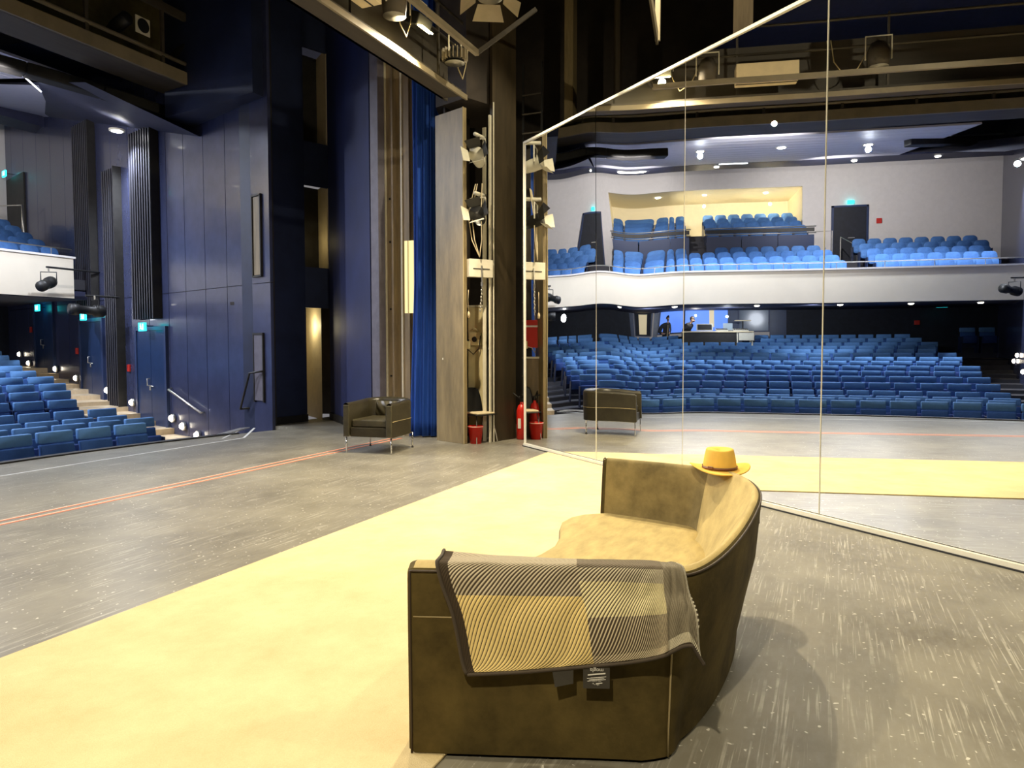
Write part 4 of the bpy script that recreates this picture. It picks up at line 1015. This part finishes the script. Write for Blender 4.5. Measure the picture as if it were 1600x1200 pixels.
    mb = MB(); mb.tube([along(22.5, .3, 4.5), along(22.5, .3, 5.75), along(25.0, .9, 5.95)], .02, 8); mb.tube([along(22.5, .3, 5.75), along(22.3, .3, 4.4)], .02, 8)
    tag(mb.build('side_railing', 'metal', smooth=True), 'thin steel railing in front of the black balcony side door', 'railing')
    # balcony door in the white rear wall
    for x0, x1, lb in ((.15, 1.5, 'tall black door in the white rear wall of the balcony'), (10.5, 11.85, 'black door in the white rear wall near the blue side wall')):
        r = thing('balcony_door', lb, 'door', ((x0 + x1) / 2, 25.08, 4.7))
        MB().bb((x0 + .07, 25.04, 4.4), (x1 - .07, 25.09, 6.83)).build('door_leaf', 'rearwall', r)
        mb = MB(); mb.bb((x0, 25.02, 4.4), (x0 + .07, 25.1, 6.9)); mb.bb((x1 - .07, 25.02, 4.4), (x1, 25.1, 6.9)); mb.bb((x0, 25.02, 6.83), (x1, 25.1, 6.9)); mb.build('door_frame', 'doorframe', r)
        MB().bb((x0 + .5, 25.0, 5.6), (x0 + .75, 25.03, 5.63)).build('door_handle', 'metal', r)
        xm = (x0 + x1) / 2
        r = thing('exit_sign', f'small cyan exit light over the {lb.split(" in ")[0]} {"by the upper seats" if x0 < 5 else "near the side wall"}', 'exit sign', (xm, 25, 7))
        MB().bb((xm - .12, 24.94, 6.95), (xm + .12, 25.08, 7.08)).build('lit_box', 'exit', r)
    tag(MB().bb((-.35, 25.05, 6.15), (-.15, 25.09, 6.35)).build('fire_alarm', 'redsign', bevel=.01), 'small red fire alarm on the white wall beside the balcony door', 'alarm')
    tag(MB().bb((-1.9, 25.33, 2.14), (-1.7, 25.4, 2.32)).build('fire_alarm', 'redsign', bevel=.01), 'small red fire alarm on the dark rear wall under the balcony', 'alarm')
    tag(MB().bb((-2.75, 24.9, 2.80), (-2.35, 25.0, 2.92)).build('exit_light', 'exit'), 'flat cyan exit light under the balcony on the rear wall', 'exit sign')
    r = thing('stair_railing', 'blue steel railing beside the balcony door steps', 'railing', (1.2, 24, 4.4))
    MB().tube([(1.35, 24.2, 4.4), (1.35, 24.2, 5.55), (.95, 23.4, 5.1), (.95, 23.4, 4.2)], .02, 8).build('tube', 'metal', r)
    # round aisle lamps
    for k, (y, z) in enumerate(((13.45, -.12), (12.95, -.26), (12.3, -.40), (15.55, .12), (17.05, .35), (19.2, .60), (20.8, .82), (23.2, .95), (24.1, 1.22))):
        lbs = ['beside the nearest exit door', 'under the wall handrail, middle of the low three', 'closest to the stage corner', 'between the nearest door and slatted panel', 'left of the narrow slatted panel', 'beside the middle exit door', 'between the middle and farthest doors', 'left of the farthest exit door', 'highest up the side aisle']
        r = thing('aisle_lamp', 'small round glowing aisle lamp ' + lbs[k], 'aisle lamp', tuple(along(y, .05, z)))
        c = along(y, .06, z)
        Rm = Matrix.Rotation(atan2(.335, 1) * -1, 3, 'Z') @ Matrix.Rotation(-pi / 2, 3, 'Y')
        MB().lathe([(.0, .07), (.05, .055), (.08, .0)], c, 16, M4=Rm).build('glass', 'lamp', r, smooth=True)
        MB().lathe([(.082, .01), (.095, .01), (.095, -.05)], c, 16, M4=Rm).build('housing', 'metal', r, smooth=True)
    for k, (y, z) in enumerate(((18.6, 1.05), (19.4, .85), (17.2, .60))):
        r = thing('aisle_lamp', f'round glowing aisle lamp on the far side wall, {ORD[k]} of three, seen in the mirror', 'aisle lamp', tuple(alongL(y, .05, z)))
        MB().lathe([(.0, .05), (.05, .04), (.07, .0)], alongL(y, .05, z), 16, M4=Matrix.Rotation(pi / 2, 3, 'Y')).build('glass', 'lamp', r, smooth=True)
    # wall handrails, vent and access door by the stage corner
    r = thing('wall_handrail', 'short sloping steel handrail on the blue wall above the low aisle lamps', 'handrail', tuple(along(12.7, 0, .3)))
    MB().tube([along(13.5, .02, .55), along(13.5, .10, .52), along(12.05, .10, .10), along(12.05, .02, .10)], .022, 10).build('tube', 'metal', r, smooth=True)
    r = thing('step_handrail', 'black angled handrail beside the small door at the stage corner', 'handrail', (10.8, 9.8, 0))
    MB().tube([along(10.35, .16, .28), along(10.0, .16, .98), along(9.72, .06, 1.02)], .02, 10).build('tube', 'rubber', r, smooth=True)
    MB().tube([along(10.35, .16, .28), along(10.25, .02, .3)], .02, 10).build('bracket', 'rubber', r)
    r = thing('access_door', 'narrow pale service door in the wall at the stage corner', 'door', tuple(along(9.9, 0, .45)))
    MB().beam(along(9.76, .015, 1.08), along(10.05, .015, 1.08), .03, 1.24).build('door_leaf', 'greypost', r)
    mb = MB(); mb.beam(along(9.73, .02, 1.08), along(9.76, .02, 1.08), .04, 1.3); mb.beam(along(10.05, .02, 1.08), along(10.08, .02, 1.08), .04, 1.3); mb.beam(along(9.73, .02, 1.72), along(10.08, .02, 1.72), .04, .04); mb.build('door_frame', 'black', r)
    r = thing('wall_vent', 'tall narrow framed vent high on the blue wall at the corner', 'vent', tuple(along(9.9, 0, 3.5)))
    MB().beam(along(9.77, .012, 3.55), along(10.02, .012, 3.55), .02, 1.45).build('grille', 'steel', r)
    mb = MB(); mb.beam(along(9.74, .02, 3.55), along(9.77, .02, 3.55), .05, 1.52); mb.beam(along(10.02, .02, 3.55), along(10.05, .02, 3.55), .05, 1.52); mb.beam(along(9.74, .02, 4.3), along(10.05, .02, 4.3), .05, .03); mb.beam(along(9.74, .02, 2.8), along(10.05, .02, 2.8), .05, .03); mb.build('frame', 'black', r)
    # profile spotlights on wall brackets
    def profile(p, d, L, label, arm, m='rubber'):
        p = Vector(p); d = Vector(d).normalized(); r = thing('profile_spotlight', label, 'spotlight', tuple(p))
        z = Vector((0, 0, 1)); x = d.cross(z).normalized(); y2 = x.cross(d); R = Matrix((x, y2, d)).transposed()
        MB().lathe([(.10, -.22), (.14, -.18), (.14, .02), (.10, .06), (.10, L - .25), (.13, L - .24), (.13, L - .05)], p, 16, M4=R).build('barrel', m, r, smooth=True)
        MB().lathe([(0, L - .09), (.115, L - .08)], p, 16, M4=R).build('lens', 'lampoff', r)
        MB().tube([p - x * .17, p - x * .17 + z * .26, p + x * .17 + z * .26, p + x * .17], .014, 6).build('yoke', 'rubber', r)
        MB().tube([p + z * .26, p + z * .36], .02, 6).build('clamp', 'metal', r)
        MB().tube([Vector(a) for a in arm], .025, 8).build('bracket_arm', 'metal' if m != 'rubber' else 'rubber', r)
    p = Vector(along(17.3, .7, 3.0)); 
    profile((12.05, 17.45, 3.02), (-.75, -.62, -.22), .62, 'black profile spotlight on an arm in front of the balcony end', [(12.0, 17.45, 3.40), tuple(along(17.5, .0, 3.40))])
    profile(along(15.75, .75, 2.32), (-.75, .15, .03), .62, 'large profile spotlight on a wall bracket above the nearest exit doors', [tuple(along(15.9, .9, 2.68)), tuple(along(16.0, .1, 2.68))])
    profile((-1.9, 17.4, 2.95), (.75, -.55, .1), .6, 'black spotlight before the far end of the balcony, seen at the right in the mirror', [(-1.8, 17.4, 3.33), tuple(alongL(17.45, 0, 3.33))])
    # rack of speakers? dark wheelchair seats on the far aisle
    # ceiling downlights
    for k, (x, y) in enumerate(((6.85, 17.0), (4.45, 17.0), (2.1, 17.5))):
        z = ceil_z(y); r = thing('ceiling_downlight', f'bright round downlight in the pale boards, {ORD[k]} from the door side', 'downlight', (x, y, z), group='downlights in the pale ceiling boards')
        MB().lathe([(0, -.03), (.12, -.025), (.13, 0)], (x, y, z), 20).build('glass', 'downlight', r); MB().lathe([(.13, -.02), (.17, -.02), (.17, .02)], (x, y, z), 20).build('rim', 'whitemetal', r)
    for k, (x, y, z, lb) in enumerate(((12.15, 15.1, 6.42, 'bright round downlight in the dark soffit above the door wall'), (-2.6, 18.6, 7.0, 'bright round downlight above the far side wall'))):
        r = thing('ceiling_downlight', lb, 'downlight', (x, y, z))
        MB().lathe([(0, -.04), (.11, -.03), (.13, .02)], (x, y, z), 20).build('glass', 'downlight', r); MB().lathe([(.13, -.02), (.17, -.02), (.17, .02)], (x, y, z), 20).build('rim', 'whitemetal', r)
    for k, x in enumerate((11.0, 8.9, 5.95, 1.5, -1.2)):
        tag(MB().lathe([(0, -.03), (.08, -.02), (.10, .01)], (x, 21.7, 7.88), 16).build('spot_downlight', 'smalllight'), f'small round downlight in the dark ceiling band, {ORD[k]} from the door side', 'downlight', 'small downlights in the dark band')
    for k, x in enumerate((8.6, 6.1, 3.6)):
        tag(MB().lathe([(0, -.03), (.08, -.02), (.10, .01)], (x, 26.2, 7.73), 16).build('spot_downlight', 'smalllight'), f'small downlight inside the warm niche, {ORD[k]} from the door side', 'downlight', 'downlights in the niche')
    for k, x in enumerate((11.6, 9.6, 7.6, 4.9, 2.5, .4, -1.6)):
        tag(MB().lathe([(0, -.03), (.07, -.02), (.09, .01)], (x, 18.9, 2.69), 16).build('spot_downlight', 'smalllight'), f'small downlight under the balcony edge, {ORD[k]} from the door side', 'downlight', 'downlights under the balcony')
build_fittings()

# ------------------------------------------------------------------ seats
def rounded(w, h, d, z0, r, y, n=5, tilt=0., crown=0., taper=0.):
    """soft panel: rounded-rectangle outline, puffed both ways"""
    out = []
    for cx, cz, a0 in ((1, 0, -pi / 2), (1, 1, 0), (-1, 1, pi / 2), (-1, 0, pi)):
        for k in range(n + 1):
            a = a0 + pi / 2 * k / n
            x = cx * (w / 2 - r) + r * cos(a); z = (h - r if cz else r) + r * sin(a)
            out.append((x * (1 - taper * z / h), z + (crown * (1 - (2 * x / w) ** 2) if cz else 0)))
    mb = MB(); N = len(out); cx, cz = 0, h / 2
    lay = ((.90, -d / 2), (.98, -d * .36), (1, 0), (.98, d * .36), (.90, d / 2))
    for s, yy in lay:
        for x, z in out:
            X, Z = x * (1 - (1 - s) * .6), cz + (z - cz) * s; mb.v.append((X, y + yy + Z * tilt, z0 + Z))
    for L in range(len(lay) - 1):
        for k in range(N): mb.f.append((L * N + k, L * N + (k + 1) % N, (L + 1) * N + (k + 1) % N, (L + 1) * N + k)); mb.m.append(0)
    mb.f.append(tuple(range(N))[::-1]); mb.m.append(0); mb.f.append(tuple((len(lay) - 1) * N + k for k in range(N))); mb.m.append(0)
    return mb
stall_parts = {
    'backrest': rounded(.50, .40, .07, .36, .02, .0, 3, tilt=.12).mesh('backrest', 'seat', True),
    'head_roll': rounded(.51, .165, .085, .768, .022, .078, 3, tilt=.12).mesh('head_roll', 'seat_lt', True),
    'seat_pad': rounded(.49, .27, .10, .36, .02, -.15, 3, tilt=.05).mesh('seat_pad', 'seat_pad_m', True),
}
mbf = MB()
for sx in (-1, 1): mbf.box((sx * .270, -.05, .30), (.024, .34, .60))
mbf.box((0, .06, .45), (.5, .02, .5)); stall_parts['frame'] = mbf.mesh('frame', 'seat_dk')
balc_parts = {
    'backrest': rounded(.47, .50, .09, .40, .12, .0, 5, tilt=.16, crown=.02).mesh('backrest', 'bseat', True),
    'seat_pad': rounded(.45, .32, .12, .36, .08, -.13, 4, tilt=.2).mesh('seat_pad', 'bseat', True),
}
mbf = MB()
for sx in (-1, 1): mbf.box((sx * .25, -.04, .30), (.022, .30, .60))
mbf.box((0, .075, .55), (.42, .02, .45)); balc_parts['frame'] = mbf.mesh('frame', 'seat_dk')

def seat(name, parts, x, y, z, rz, label, group):
    r = thing(name, label, 'theatre seat', (x, y, z), rz, group)
    for nm, me in parts.items():
        o = bpy.data.objects.new(nm, me); COL.objects.link(o); o.parent = r
def build_seats():
    P = .575; items = []
    for i in range(16):
        y0 = row_y(i); xr = min(wallR(y0) - 1.55, 14.2); xl = wallL(y0) + .9
        xl = (.45, .5, .30, .12, -.05, -.30, -.48, -.55, -.81, -1.0, -1.05, -1.08, -1.25, -1.41, -1.1, -.85)[i]
        xr = (8.60, 9.40, 9.56, 9.98, 9.85, 10.3, 10.75, 11.05, 11.22, 11.45, 11.88, 12.14, 12.45, 12.7, 12.9, 13.0)[i]
        off = 0 if i % 2 else .28
        n = int((xr - xl) / P)
        for k in range(n):
            x = xr - P * (k + .5)
            if i >= 14 and 4.4 < x < 7.3: continue
            y = y0 + bow(x); rz = math.atan(-.056 * (x - 5.6))
            items.append((i, k, x, y, ROWZ[i] - SH, rz))
    items.sort(key=lambda t: (t[0] > 13, t[0], t[1])) if False else None
    # the nearest ones as objects, the far rest as one
    items.sort(key=lambda t: t[0])
    near = items[:300]; far = items[300:]
    for i, k, x, y, z, rz in near:
        seat('stalls_chair', stall_parts, x, y, z, rz, f'blue folding stalls seat, {ORD[k]} from the door aisle in the {ORD[i]} row', f'stalls seats in row {ORD[i]}')
    mb = MB()
    for i, k, x, y, z, rz in far:
        R = Matrix.Rotation(rz, 3, 'Z')
        for nm, mi in (('backrest', 0), ('head_roll', 1), ('seat_pad', 2), ('frame', 2)):
            me = stall_parts[nm]; mb.add([R @ v.co + Vector((x, y, z)) for v in me.vertices], [tuple(p.vertices) for p in me.polygons], mi)
    o = mb.build('rear_stalls_seats', ['seat', 'seat_lt', 'seat_dk'], smooth=True); tag(o, 'blue folding seats in the rearmost rows of the stalls', 'theatre seats', kind='stuff')
    # two seats beside the far aisle
    for k, x in enumerate((-3.5, -2.85)): seat('aisle_chair', stall_parts, x, 23.2 , 1.05, 0, f'blue seat standing apart beside the far aisle, {("outer", "inner")[k]} one', 'pair of aisle seats')
    # balcony
    Pb = .535
    def block(x0, x1, rows, nm, y0, zt, dz, dy, L=None):
        for j in range(rows):
            y = y0 + j * dy; a, b = (x0, x1) if L is None else L(y)
            n = int((b - a) / Pb + .05)
            for k in range(n):
                x = b - Pb * (k + .5)
                if nm == 'centre block' and j == 3 and 5.9 < x < 7.25: continue
                seat('balcony_chair', balc_parts, x, y, zt + dz * j - .93, 0, f'blue balcony seat, {ORD[k]} from the door side, {ORD[j]} row, {nm}', 'seats in the ' + nm)
    block(2.25, 9.75, 4, 'centre block', 19.0, 4.15, .29, 1.0)
    block(0, 0, 5, 'far block', 18.95, 4.12, .30, 1.0, lambda y: (wallL(y) + .45, 1.25))
    block(0, 0, 5, 'near block', 18.95, 4.12, .30, 1.0, lambda y: (10.6, wallR(y) - .5))
    block(2.45, 6.2, 4, 'raised right-hand block', 23.5, 6.0, .31, .95)
    block(7.0, 9.7, 4, 'raised left-hand block', 23.5, 6.0, .31, .95)
build_seats()

# ------------------------------------------------------------------ control desk and the two people at the back
def build_desk():
    z0 = ROWZ[14] - SH
    r = thing('control_desk', 'long pale control desk at the back of the stalls before the booth', 'desk', (5.9, 23.6, z0))
    MB().bb((4.45, 23.2, 1.86), (7.2, 24.0, 1.91)).build('tabletop', 'cream', r, bevel=.01)
    MB().bb((5.1, 23.25, 1.2), (7.15, 23.3, 1.86)).build('modesty_panel', 'black', r)
    MB().bb((4.45, 23.2, 1.55), (5.0, 23.25, 1.84)).build('side_drawer', 'whitemetal', r)
    for x in (4.5, 5.05, 7.12):
        for y in (23.3, 23.9): MB().beam((x, y, z0), (x, y, 1.86), .05, .05).build('leg', 'whitemetal', r)
    r = thing('monitor', 'dark monitor in a pale frame on the control desk', 'monitor', (6.25, 23.5, 1.91))
    MB().bb((5.95, 23.5, 1.93), (6.6, 23.56, 2.2)).build('frame', 'whitemetal', r); MB().bb((5.99, 23.49, 1.96), (6.56, 23.502, 2.17)).build('screen', 'black', r)
    for k, (x, w) in enumerate(((5.6, .45), (4.9, .55))):
        r = thing('mixing_console', f'low grey mixing console on the control desk, {("larger one beside the monitor", "one at the right end")[k]}', 'console', (x, 23.6, 1.91))
        MB().box((x, 23.6, 1.95), (w, .5, .07), M4=Matrix.Rotation(radians(8), 3, 'X')).build('body', 'whitemetal', r, bevel=.01)
        mb = MB()
        for a in range(8):
            for b in range(4): mb.box((x - w * .42 + a * w * .12, 23.45 + b * .1, 1.985 + b * .014), (.02, .03, .015))
        o = mb.build('faders', 'black', r); o['kind'] = 'stuff'
    r = thing('laptop', 'open laptop on the control desk behind the consoles', 'laptop', (5.35, 23.75, 1.91))
    MB().box((5.35, 23.85, 2.1), (.36, .015, .26)).build('screen', 'monitor', r); MB().box((5.35, 23.72, 1.95), (.36, .24, .02)).build('base', 'metal', r)
    r = thing('desk_lamp_shelf', 'small raised shelf with pale top at the right end of the desk', 'shelf', (4.75, 24.1, 1.9))
    MB().bb((4.45, 24.05, 2.32), (5.05, 24.35, 2.36)).build('board', 'cream', r); MB().beam((4.75, 24.2, 1.0), (4.75, 24.2, 2.32), .05, .05).build('post', 'black', r)
build_desk()

def skin_fig(name, nodes, edges, mt, parent=None, root=0):
    me = bpy.data.meshes.new(name); me.from_pydata([n[:3] for n in nodes], edges, []); me.materials.append(M[mt])
    o = bpy.data.objects.new(name, me); COL.objects.link(o)
    if parent: o.parent = parent
    md = o.modifiers.new('skin', 'SKIN'); sv = me.skin_vertices[0].data if me.skin_vertices else None
    if sv is None:
        bpy.context.view_layer.objects.active = o
        me.attributes if False else None
    for k, n in enumerate(nodes):
        v = me.skin_vertices[0].data[k]; rr = n[3]; v.radius = (rr, n[4] if len(n) > 4 else rr); v.use_root = (k == root)
    md.use_smooth_shade = True
    s = o.modifiers.new('sub', 'SUBSURF'); s.levels = 2; s.render_levels = 2
    return o
def build_person(loc, rz, label, bend=0., hat=False, arms=0):
    r = thing('person', label, 'person', loc, rz)
    # local: facing -y, feet at z 0
    def B(x, y, z):   # bend forward about the hips at z .95
        if z > .95 and bend:
            dz = z - .95; return (x, y - sin(bend) * dz, .95 + cos(bend) * dz)
        return (x, y, z)
    nod = [(*B(0, 0, .95), .15, .11), (*B(0, 0, 1.12), .145, .10), (*B(0, .01, 1.30), .165, .11), (*B(0, .01, 1.42), .13, .09), (*B(0, 0, 1.50), .055), (*B(0, -.01, 1.56), .05),
           (*B(0, -.02, 1.63), .080, .098), (*B(0, -.01, 1.73), .086, .100),
           (.10, 0, .82, .085), (.11, -.02, .46, .06), (.11, .01, .10, .045), (.11, -.13, .04, .035),
           (-.10, 0, .82, .085), (-.11, -.02, .46, .06), (-.11, .01, .10, .045), (-.11, -.13, .04, .035),
           (*B(.20, .01, 1.40), .062), (*B(.27, .02, 1.14), .045), (*B(.16, -.20, 1.06), .034),
           (*B(-.20, .01, 1.40), .062), (*B(-.27, .02, 1.14), .045), (*B(-.16, -.20, 1.06), .034)]
    ed = [(0, 1), (1, 2), (2, 3), (3, 4), (4, 5), (5, 6), (6, 7), (0, 8), (8, 9), (9, 10), (10, 11), (0, 12), (12, 13), (13, 14), (14, 15), (3, 16), (16, 17), (17, 18), (3, 19), (19, 20), (20, 21)]
    # the hands: palm and five fingers each, as further chains
    for s in (18, 21):
        x, y, z = nod[s][:3]; sg = 1 if x > 0 else -1; w = len(nod)
        nod.append((x - sg * .03, y - .07, z - .01, .028, .016)); ed.append((s, w))
        for k, (dx, L) in enumerate(((-.028, .06), (-.010, .075), (.010, .07), (.028, .055))):
            a = len(nod); nod.append((x - sg * .03 + dx, y - .10 - L * .4, z - .02, .009)); nod.append((x - sg * .03 + dx, y - .10 - L, z - .045, .008)); ed += [(w, a), (a, a + 1)]
        a = len(nod); nod.append((x - sg * .075, y - .08, z + .0, .010)); nod.append((x - sg * .085, y - .115, z - .01, .009)); ed += [(w, a), (a, a + 1)]
    body = skin_fig('body', nod, ed, 'skin', r)
    # clothing
    jk = [(*B(0, 0, .80), .20, .155), (*B(0, 0, 1.08), .185, .145), (*B(0, .01, 1.30), .205, .15), (*B(0, .01, 1.43), .185, .135), (*B(0, .0, 1.52), .085),
          (*B(.205, .01, 1.40), .095), (*B(.275, .02, 1.14), .064), (*B(.18, -.17, 1.07), .05), (*B(-.205, .01, 1.40), .095), (*B(-.275, .02, 1.14), .064), (*B(-.18, -.17, 1.07), .05)]
    skin_fig('jacket', jk, [(0, 1), (1, 2), (2, 3), (3, 4), (3, 5), (5, 6), (6, 7), (3, 8), (8, 9), (9, 10)], 'jacket', r)
    tr = [(0, 0, .90, .17, .135), (.10, 0, .80, .10), (.11, -.01, .46, .075), (.11, .01, .09, .065), (-.10, 0, .80, .10), (-.11, -.01, .46, .075), (-.11, .01, .09, .065)]
    skin_fig('trousers', tr, [(0, 1), (1, 2), (2, 3), (0, 4), (4, 5), (5, 6)], 'trousers', r)
    if not bend:
        MB().box((0, -.137, 1.16), (.055, .05, .50), M4=Matrix.Rotation(radians(2), 3, 'X')).build('shirt_front', 'shirt', r, world=False, bevel=.012)
    hc = Vector(B(0, -.015, 1.67))
    mb = MB(); mb.lathe([(.0, .118), (.04, .112), (.075, .085), (.097, .035), (.100, .0), (.088, -.035)], hc + Vector((0, .022, .022)), 20, M4=Matrix.Rotation(radians(-36 if not hat else -18), 3, 'X')); mb.build('knit_cap' if hat else 'hair', 'hair', r, smooth=True, world=False)
    mb = MB(); f = hc + Vector((0, -.105 if not bend else -.085, .005 if not bend else -.03))
    mb.lathe([(0, -.02), (.012, -.012), (.015, 0), (.006, .025)], f + Vector((0, -.008, -.01)), 8); mb.build('nose', 'skin', r, smooth=True, world=False)
    for s in (-1, 1):
        MB().lathe([(0, -.008), (.009, 0), (0, .008)], f + Vector((s * .032, .008, .02)), 8).build('eye', 'hair', r, smooth=True, world=False)
        MB().lathe([(0, -.03), (.014, -.01), (.014, .01), (0, .03)], hc + Vector((s * .092, .01, 0)), 8).build('ear', 'skin', r, smooth=True, world=False)
    mb = MB(); mb.box(f + Vector((0, .004, -.048)), (.040, .014, .008)); mb.build('mouth', 'brownlens', r, world=False)
    mb = MB(); mb.lathe([(.01, -.045), (.040, -.035), (.056, -.005), (.05, .01)], hc + Vector((0, -.040, -.058)), 14); mb.build('beard', 'hair', r, smooth=True, world=False)
build_person((7.86, 24.75, ROWZ[15] - SH), 0, 'bearded person in dark open jacket standing behind the last row, hands before the waist')
build_person((7.05, 24.6, ROWZ[15] - SH), radians(-60), 'person in dark jacket and black cap bending down beside the control desk', bend=.55, hat=True)

# ------------------------------------------------------------------ dark stage enclosure
mb = MB(); mb.bb((12.9, -7, -.1), (13.0, 9.2, 11)); struct(mb, 'wall_stage_side', 'blackwall')
mb = MB(); mb.bb((-6, -7.1, -.1), (13, -7, 11)); struct(mb, 'wall_stage_back', 'blackwall')
mb = MB(); mb.bb((-6.1, -7, -.1), (-6, 9, 11)); struct(mb, 'wall_stage_near', 'blackwall')
mb = MB(); mb.bb((-6, -7, 10.9), (13, 11.5, 11)); struct(mb, 'ceiling_stage', 'black')
mb = MB(); mb.bb((-6, 9.3, 8.4), (12.5, 9.4, 11)); struct(mb, 'wall_portal_header', 'blackwall')
mb = MB(); mb.bb((-6, 9.3, -1), (-.3, 9.4, 11)); struct(mb, 'wall_portal_near', 'portal')
for x, y0 in ((11.55, 2.6), (11.7, 1.2), (11.9, -.6)):
    pass

# ------------------------------------------------------------------ lights
def spot(loc, tgt, power, col, size=90, blend=.6, rad=.1):
    l = bpy.data.lights.new('spot', 'SPOT'); l.energy = power; l.color = col; l.spot_size = radians(size); l.spot_blend = blend; l.shadow_soft_size = rad
    o = bpy.data.objects.new('spot_light', l); COL.objects.link(o); o.location = loc
    o.rotation_euler = (Vector(tgt) - Vector(loc)).to_track_quat('-Z', 'Y').to_euler(); return o
def point(loc, power, col, rad=.1):
    l = bpy.data.lights.new('point', 'POINT'); l.energy = power; l.color = col; l.shadow_soft_size = rad
    o = bpy.data.objects.new('point_light', l); COL.objects.link(o); o.location = loc; return o
WARM = (1., .84, .58); COOL = (.82, .88, 1.)
spot((8.19, 4.72, 5.36), (6.5, 1.5, 0), 900, WARM, 150, .5, .05)
spot((6.9, 2.4, 5.6), (4.2, 1.6, 0), 900, (1., .86, .60), 130, .6, .05)
spot((1.2, 4.3, 5.9), (2.2, 2.2, 0), 520, (1., .86, .60), 120, .7, .05)
spot((-1.0, .5, 4.6), (2.6, 1.0, .4), 620, (1., .86, .62), 70, .7, .05)  # added warm fill from the camera side, brightens the blanket
spot((9.2, 1.5, 8.0), (9.6, 5.4, 1.5), 600, (1., .88, .62), 60, .5, .05)
spot((3.2, -3.2, 5.5), (4.0, -1.0, 0), 260, (1., .88, .62), 90, .8, .05)  # added to brighten the floor right of the sofa
spot((2.5, -2.5, 6.5), (9.5, 5.2, 1.5), 600, (1., .88, .62), 70, .5, .05)
for x, y in ((6.85, 17.0), (2.1, 17.5)):
    spot((x, y, ceil_z(y) - .15), (x, y - 1.5, 0), 1500, COOL, 160, .6, .08)
spot((12.1, 15.0, 6.3), (10.5, 15.5, 0), 600, COOL, 150, .7, .08)
spot((-2.3, 18.4, 6.8), (0, 16.5, 0), 700, COOL, 150, .7, .08)
spot((5.5, 13.0, 6.4), (5.5, 24, 5.6), 420, (1, .95, .92), 110, .6, .05)
spot((8.5, 13.5, 6.3), (12.5, 20, 4.5), 420, (1, .95, .95), 100, .7, .05)
spot((2.6, 19.8, 7.35), (1.0, 25, 5.4), 520, (1, .95, .92), 130, .8, .04)  # this one and the next are added to brighten the upper rear wall
spot((8.9, 19.8, 7.35), (10.5, 25, 5.4), 520, (1, .95, .92), 130, .8, .04)
spot((3.2, 18.5, 2.62), (3.0, 23.5, .9), 170, COOL, 120, .8, .04)  # this one and the next are added to brighten the rear stalls rows
spot((8.5, 18.5, 2.62), (8.5, 23.5, .9), 170, COOL, 120, .8, .04)
spot((5.5, 11.4, 6.5), (5.5, 7.0, 0), 700, (.95, .93, 1.), 130, .7, .05)
point((6.1, 26.4, 7.3), 130, (1, .86, .55), .05); point((3.4, 26.4, 7.3), 90, (1, .86, .55), .05)
point((5.5, 22.5, 2.45), 45, (.8, .88, 1.), .04); point((12, 21.5, 2.45), 25, (.9, .92, 1.), .15)
point((6.6, 24.2, 2.55), 14, (1, .92, .8), .04)  # added to brighten the two people at the back
point((10.6, 5.15, 3.2), 6, (1, .88, .6), .1)
point((12.2, 9.9, 1.9), 8, (1, .85, .5), .1)
point((12.1, 9.75, 3.6), 1.5, (1, .8, .4), .05)
w = bpy.data.worlds.new('world'); SC.world = w; w.use_nodes = True
w.node_tree.nodes['Background'].inputs[0].default_value = (.5, .48, .5, 1); w.node_tree.nodes['Background'].inputs[1].default_value = .3
SC.view_settings.view_transform = 'Standard'
SC.view_settings.exposure = 0.4
SC.cycles.max_bounces = 8; SC.cycles.diffuse_bounces = 3; SC.cycles.glossy_bounces = 5
SC.cycles.sample_clamp_indirect = 6
